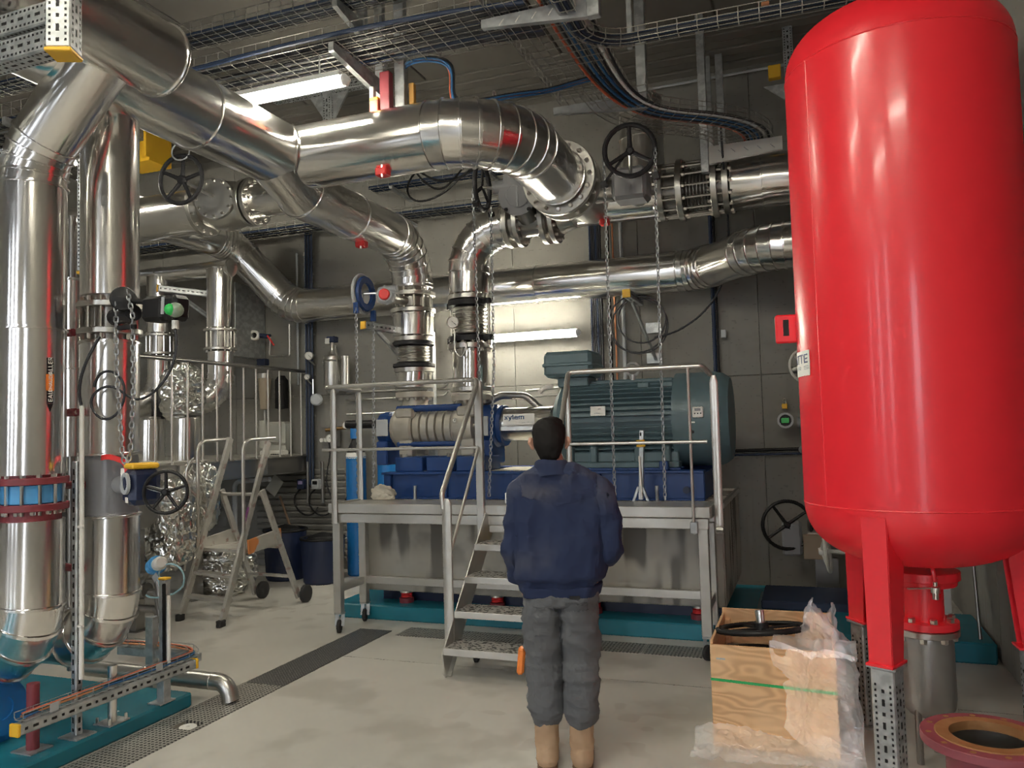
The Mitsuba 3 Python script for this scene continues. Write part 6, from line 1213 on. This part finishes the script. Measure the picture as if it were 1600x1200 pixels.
tray(t0, [(-7.5,4.85,4.75),(-4,4.85,4.75),(-1.2,4.86,4.75)], .21, .11, .105, .0030, 5)
for k in range(6): cbl([(-7.4,4.765+.033*k,4.768),(-4,4.765+.033*k,4.770),(-1.3,4.77+.033*k,4.768)], .015, 'cable' if k % 3 else 'cable_navy', 'dark power cable lying in the upper tray', 'power cables in the upper tray')
for i, (x, y0, y1, z, lb) in enumerate(((-2.90,4.46,5.10,4.28,'galvanised bracket arm under the wide tray beside the red pipe hanger'),(-3.02,4.70,5.05,4.735,'galvanised bracket arm under the upper tray'),(-6.0,4.46,5.10,4.28,'galvanised bracket arm under the wide tray hidden by the risers'))):
    t = thing('tray_bracket', lb, 'bracket', 'tray bracket arms')
    part(t, 'arm', cat(np.array([]) if False else (np.array([[x+s*.02,y,zz] for s in (-1,1) for y, zz in ((y0,z-.06),(y0,z),(y1,z),(y1,z-.13))]), np.array([[0,1,2],[0,2,3],[4,6,5],[4,7,6],[0,4,5],[0,5,1],[1,5,6],[1,6,2],[2,6,7],[2,7,3],[3,7,4],[3,4,0]]))), M['galv'], smooth=False)
    part(t, 'drop_post', box(x-.035,x+.035,y1+.001,y1+.05,z-.32 if i == 0 else z-.14,HW,.004), M['galv'])
rh = thing('pipe_hanger', 'red pipe hanger post on top of the main clad run by the ceiling lamp', 'hanger')
part(rh, 'post', box(-2.80,-2.72,4.93,4.99,3.955,4.25,.004), M['redbrown']); part(rh, 'red_block', box(-2.875,-2.805,4.91,4.97,3.95,4.045,.004), mat('hanger_red', prin((.55,.10,.06), .45))); part(rh, 'yellow_cap', box(-2.875,-2.805,4.91,4.97,4.046,4.065,.003), M['yellow']); part(rh, 'strap_tab', box(-2.88,-2.845,4.92,4.96,4.066,4.15,.003), M['pale_grey']); part(rh, 'rear_post', box(-2.70,-2.62,4.97,5.03,3.955,HW,.004), M['galv']); part(rh, 'side_plate', box(-2.60,-2.56,5.0,5.04,4.0,4.16,.004), mat('dull_orange', prin((.42,.22,.05), .5)))
for c, lb in (((-2.745,4.86,3.482),'small red clamp under the main clad run'),((-3.585,5.95,3.285),'small red clamp under the suction pipe bend'),((-1.74,7.33,3.59),'small red clamp under the upper wall pipe')):
    t = thing('red_clamp', lb, 'clamp', 'small red pipe clamps'); part(t, 'block', box(c[0]-.045,c[0]+.045,c[1]-.04,c[1]+.04,c[2]-.03,c[2]+.03,.008), M['label_red']); part(t, 'stud', cyl((c[0]+.01,c[1]-.03,c[2]-.045),(c[0]+.01,c[1]-.03,c[2]+.045), .010, 8), M['bright'])
sf = thing('support_frame', 'dark grey gusseted support frame hanging behind the ceiling lamp', 'frame')
strut(sf, (-4.9,6.5,5.02), (-3.6,6.5,5.0), .09, (0,0,1), False, False, 'beam'); strut(sf, (-4.25,6.5,4.0), (-4.25,6.5,4.97), .10, (0,1,0), False, False, 'post')
for s in (-1,1): part(sf, 'gusset', (np.array([[-4.25+s*.05,6.49+q,4.955] for q in (0,.02)]+[[-4.25+s*.05,6.49+q,4.70] for q in (0,.02)]+[[-4.25+s*.22,6.49+q,4.955] for q in (0,.02)]), np.array([[0,2,4],[1,5,3],[0,1,3],[0,3,2],[2,3,5],[2,5,4],[4,5,1],[4,1,0]])), M['galv'], smooth=False)
for x in (-4.85,-3.65): part(sf, 'hanger', box(x-.03,x+.03,6.47,6.53,5.06,HW,.003), M['galv'])
# tray running to the back wall, bending to the right
t2 = thing('wire_tray', 'wire tray running toward the back wall with blue and white cables', 'cable tray')
tray(t2, [(-1.51,3.9,4.30),(-1.51,4.6,4.30),(-1.51,5.4,4.30),(-1.51,6.2,4.30)], .58, .085, .10, .0032, 10)
for (y, lb) in ((4.62,'perforated crossbar under the near end of the back running tray'),(6.16,'perforated crossbar under the far end of the back running tray')):
    t = thing('tray_bracket', lb, 'bracket'); z = 4.28
    part(t, 'arm', (np.array([[x,y+s*.02,zz] for s in (-1,1) for x, zz in ((-1.86,z-.055),(-1.86,z),(-1.16,z),(-1.16,z-.125))]), np.array([[0,2,1],[0,3,2],[4,5,6],[4,6,7],[0,1,5],[0,5,4],[1,2,6],[1,6,5],[2,3,7],[2,7,6],[3,0,4],[3,4,7]])), M['zinc'], smooth=False)
    stuff(t, 'slots', cat(*[obox(A(-1.72+.11*k,y-.021,z-.045), np.array([unit(A(1,0,1.2)), Y, unit(A(-1.2,0,1))]), (.05,.002,.006), 0) for k in range(5)]), M['white'] if y < 5 else M['lt_grey'], smooth=False)
    part(t, 'drop_post', box(-1.16,-1.08,y-.03,y+.03,z-.13,HW,.004), M['galv'])
t3 = thing('wire_tray', 'curved wire tray with red, blue and white cables left of the red tank', 'cable tray')
P3 = [(-1.30,5.92,4.24),(-1.13,6.28,4.13),(-.82,6.48,4.10),(-.55,6.74,4.10),(-.42,7.15,4.10)]
p3 = smooth_line(P3, 7); tray(t3, p3, .50, .085, .085, .003, 8)
tt = np.gradient(p3, axis=0); tt /= np.linalg.norm(tt, axis=1, keepdims=True); sd3 = np.cross(tt, Z)
for k in range(8):
    off = .01+.029*k; m_ = ['cable_red','cable','cable_blue','cable','cable_blue','cable','cable_white','cable'][k]; x = -1.47+.036*k
    q3 = p3+sd3*off+Z*.016
    solo('cable', sweep(smooth_line([(x,3.95,4.318),(x,4.8,4.32),(x,5.45,4.318),tuple(q3[6])]+[tuple(q3[i]) for i in range(10, len(q3), 4)]+[tuple(q3[-1])], 8), .014 if k == 6 else .011, 8), M[m_], ['innermost red','dark second','blue third','dark fourth','blue fifth','dark sixth','white seventh','outermost dark'][k]+' cable in the tray that bends right before the red tank', 'cable', 'cables in the bending tray')
t = thing('tray_bracket', 'pale slotted bracket plate at the end of the curved tray', 'bracket')
part(t, 'arm', (np.array([[x,7.10+s*.02,zz] for s in (-1,1) for x, zz in ((-.72,3.93),(-.72,4.09),(-.10,4.09),(-.10,3.98))]), np.array([[0,2,1],[0,3,2],[4,5,6],[4,6,7],[0,1,5],[0,5,4],[1,2,6],[1,6,5],[2,3,7],[2,7,6],[3,0,4],[3,4,7]])), mat('pale_zinc', prin((.50,.49,.47), .45, .4)), smooth=False)
stuff(t, 'slots', cat(*[obox(A(-.62+.11*k,7.079,4.03-.004*k), np.array([unit(A(1,0,-1.0)), Y, unit(A(1,0,1))]), (.05,.002,.006), 0) for k in range(5)]), M['grey_paint'], smooth=False); part(t, 'drop_post', box(-.79,-.72,7.07,7.13,3.86,HW,.004), M['galv'])
t4 = thing('wire_tray', 'narrow wire tray with black and copper cables crossing in front of the red tank top', 'cable tray')
P4 = fillet([(-1.28,3.3,4.20),(-1.28,5.12,4.20),(1.10,5.16,4.20)], .30, 12)
P4 = np.vstack([line(P4[0], P4[1], 6)]+[P4[2:-2]]+[line(P4[-2], P4[-1], 10)])
tray(t4, P4, .11, .075, .125, .0034, 3, mtl=mat('wire_bright', prin((.62,.60,.55), .35, .8)))
tt = np.gradient(P4, axis=0); tt /= np.linalg.norm(tt, axis=1, keepdims=True); sd4 = np.cross(tt, Z)
for k in range(6):
    off = [-.038,-.014,.012,.036,.0,-.03][k]; dz = [.02,.02,.02,.02,.05,.066][k]
    solo('cable', sweep(P4+sd4*off+Z*dz, [.013,.013,.013,.013,.012,.006][k], 8), M['copper' if k == 5 else 'cable' if k % 2 else 'cable_navy'], ['bare copper earth','dark'][k != 5]+' cable in the narrow tray by the tank top'+('' if k == 5 else ', '+['outer','second','third','inner','upper'][k]+' one'), 'cable', 'cables in the narrow tray')
part(t4, 'earth_clamp', box(-.16,-.11,5.12,5.15,4.265,4.29,.003), M['copper'], label='copper earth clamp')
for x in (-1.02,.45): part(t4, 'hanger', box(x-.018,x+.018,5.21,5.235,4.20,HW,.002), M['galv'])
for k, (m_, o_) in enumerate((('cable',(0,0,.015)),('cable_blue',(.01,-.012,0)),('cable_blue',(.005,-.002,-.016)),('cable_red',(-.012,.006,.004)),('cable',(.016,.01,.02)))):
    o_ = A(*o_); cbl([tuple(A(*q)+o_) for q in ((-2.62,4.99,4.285),(-2.36,5.01,4.285),(-2.295,5.02,4.24),(-2.265,5.01,4.08),(-2.235,5.0,3.965),(-2.15,5.02,3.945),(-1.95,5.2,4.02),(-1.66,5.6,4.195),(-1.42,5.78,4.30),(-1.30,5.95,4.325))], .008, m_, ['black','upper blue','lower blue','red','rear black'][k]+' cable of the bundle drooping between two trays over the elbow', 'cables of the drooping bundle')
for q, lb in (((-2.0,5.17,4.03),'bright cable clip on the drooping bundle'),): solo('cable_clip', torus(.03, .006, 16, 6, q, X), M['bright'], lb, 'clip')
# trays and loops along the back wall
t5 = thing('wire_tray', 'wall tray of dark cables behind the suction pipe', 'cable tray'); tray(t5, [(-9.3,8.02,4.10),(-5,8.02,4.11),(-2.9,8.02,4.08)], .34, .085, .13, .003, 5)
for k in range(6): cbl([(-9.2,7.89+.05*k,4.122),(-5,7.89+.05*k,4.13),(-3.0,7.89+.05*k,4.10)], .016, 'cable' if k % 3 else 'cable_navy', 'dark cable lying in the wall tray behind the suction pipe', 'cables in the rear wall tray')
for x in (-6.6,-4.25): part(t5, 'wall_arm', bar((x,8.295,4.07),(x,7.82,4.09), .04, .035), M['galv'])
t6 = thing('wire_tray', 'short wall tray of dark blue cables above the grey gearbox', 'cable tray'); tray(t6, [(-4.6,7.9,4.42),(-2.7,7.9,4.40)], .24, .085, .13, .003, 4)
for k in range(4): cbl([(-4.6,7.82+.05*k,4.44),(-3.6,7.82+.05*k,4.44),(-2.7,7.82+.05*k,4.42)], .018, 'cable_navy', 'dark blue cable in the short wall tray above the grey gearbox', 'cables in the short wall tray')
for x in (-4.3,-3.1): part(t6, 'wall_arm', bar((x,8.295,4.38),(x,7.78,4.40), .04, .035), M['galv'])
lo = thing('cable_loops', 'tangle of black spare cable loops hanging over the wall tray', 'cable'); part(lo, 'cable', sweep(smooth_line([(-3.95,7.72,4.50),(-3.99,7.6,4.25),(-3.8,7.5,4.10),(-3.5,7.5,4.16),(-3.2,7.5,4.36),(-3.05,7.5,4.42),(-3.3,7.5,4.30),(-3.7,7.5,4.36),(-3.85,7.55,4.45),(-3.6,7.55,4.22),(-3.35,7.6,4.40),(-3.3,7.75,4.48)], 8), .011, 8), M['black'])
# hangers and posts near the tank
for i, x in enumerate((-.79,-.67)): solo('hanger_channel', box(x-.035,x+.035,7.88,7.92,4.35-.1*i,HW,.003), M['galv'], ['left','right'][i]+' of two hanger channels between the curved tray and the tank top', 'channel', 'hanger channels')
hpz = thing('strut_post', 'perforated wall post with yellow cap bracket beside the red tank top', 'post'); strut(hpz, (-.02,7.62,4.0), (-.02,7.62,5.29), .09, (0,1,0), False, False, 'post'); part(hpz, 'bracket', (np.array([[-.25,7.55+q,4.735] for q in (0,.02)]+[[-.06,7.55+q,4.735] for q in (0,.02)]+[[-.06,7.55+q,4.58] for q in (0,.02)]), np.array([[0,2,4],[1,5,3],[0,1,3],[0,3,2],[2,3,5],[2,5,4],[4,5,1],[4,1,0]])), M['galv'], smooth=False); part(hpz, 'cap', box(-.20,-.09,7.48,7.56,4.78,4.90,.006), M['yellow']); part(hpz, 'cap', box(-.06,-.02,7.50,7.56,4.55,4.60,.004), mat('dull_yellow', prin((.45,.26,.05), .5)))
solo('thin_conduit', cyl((-1.9,8.22,5.19),(1.12,8.22,5.205), .014, 10), M['lt_grey'], 'thin pale conduit along the top of the wall left of the tank', 'conduit')
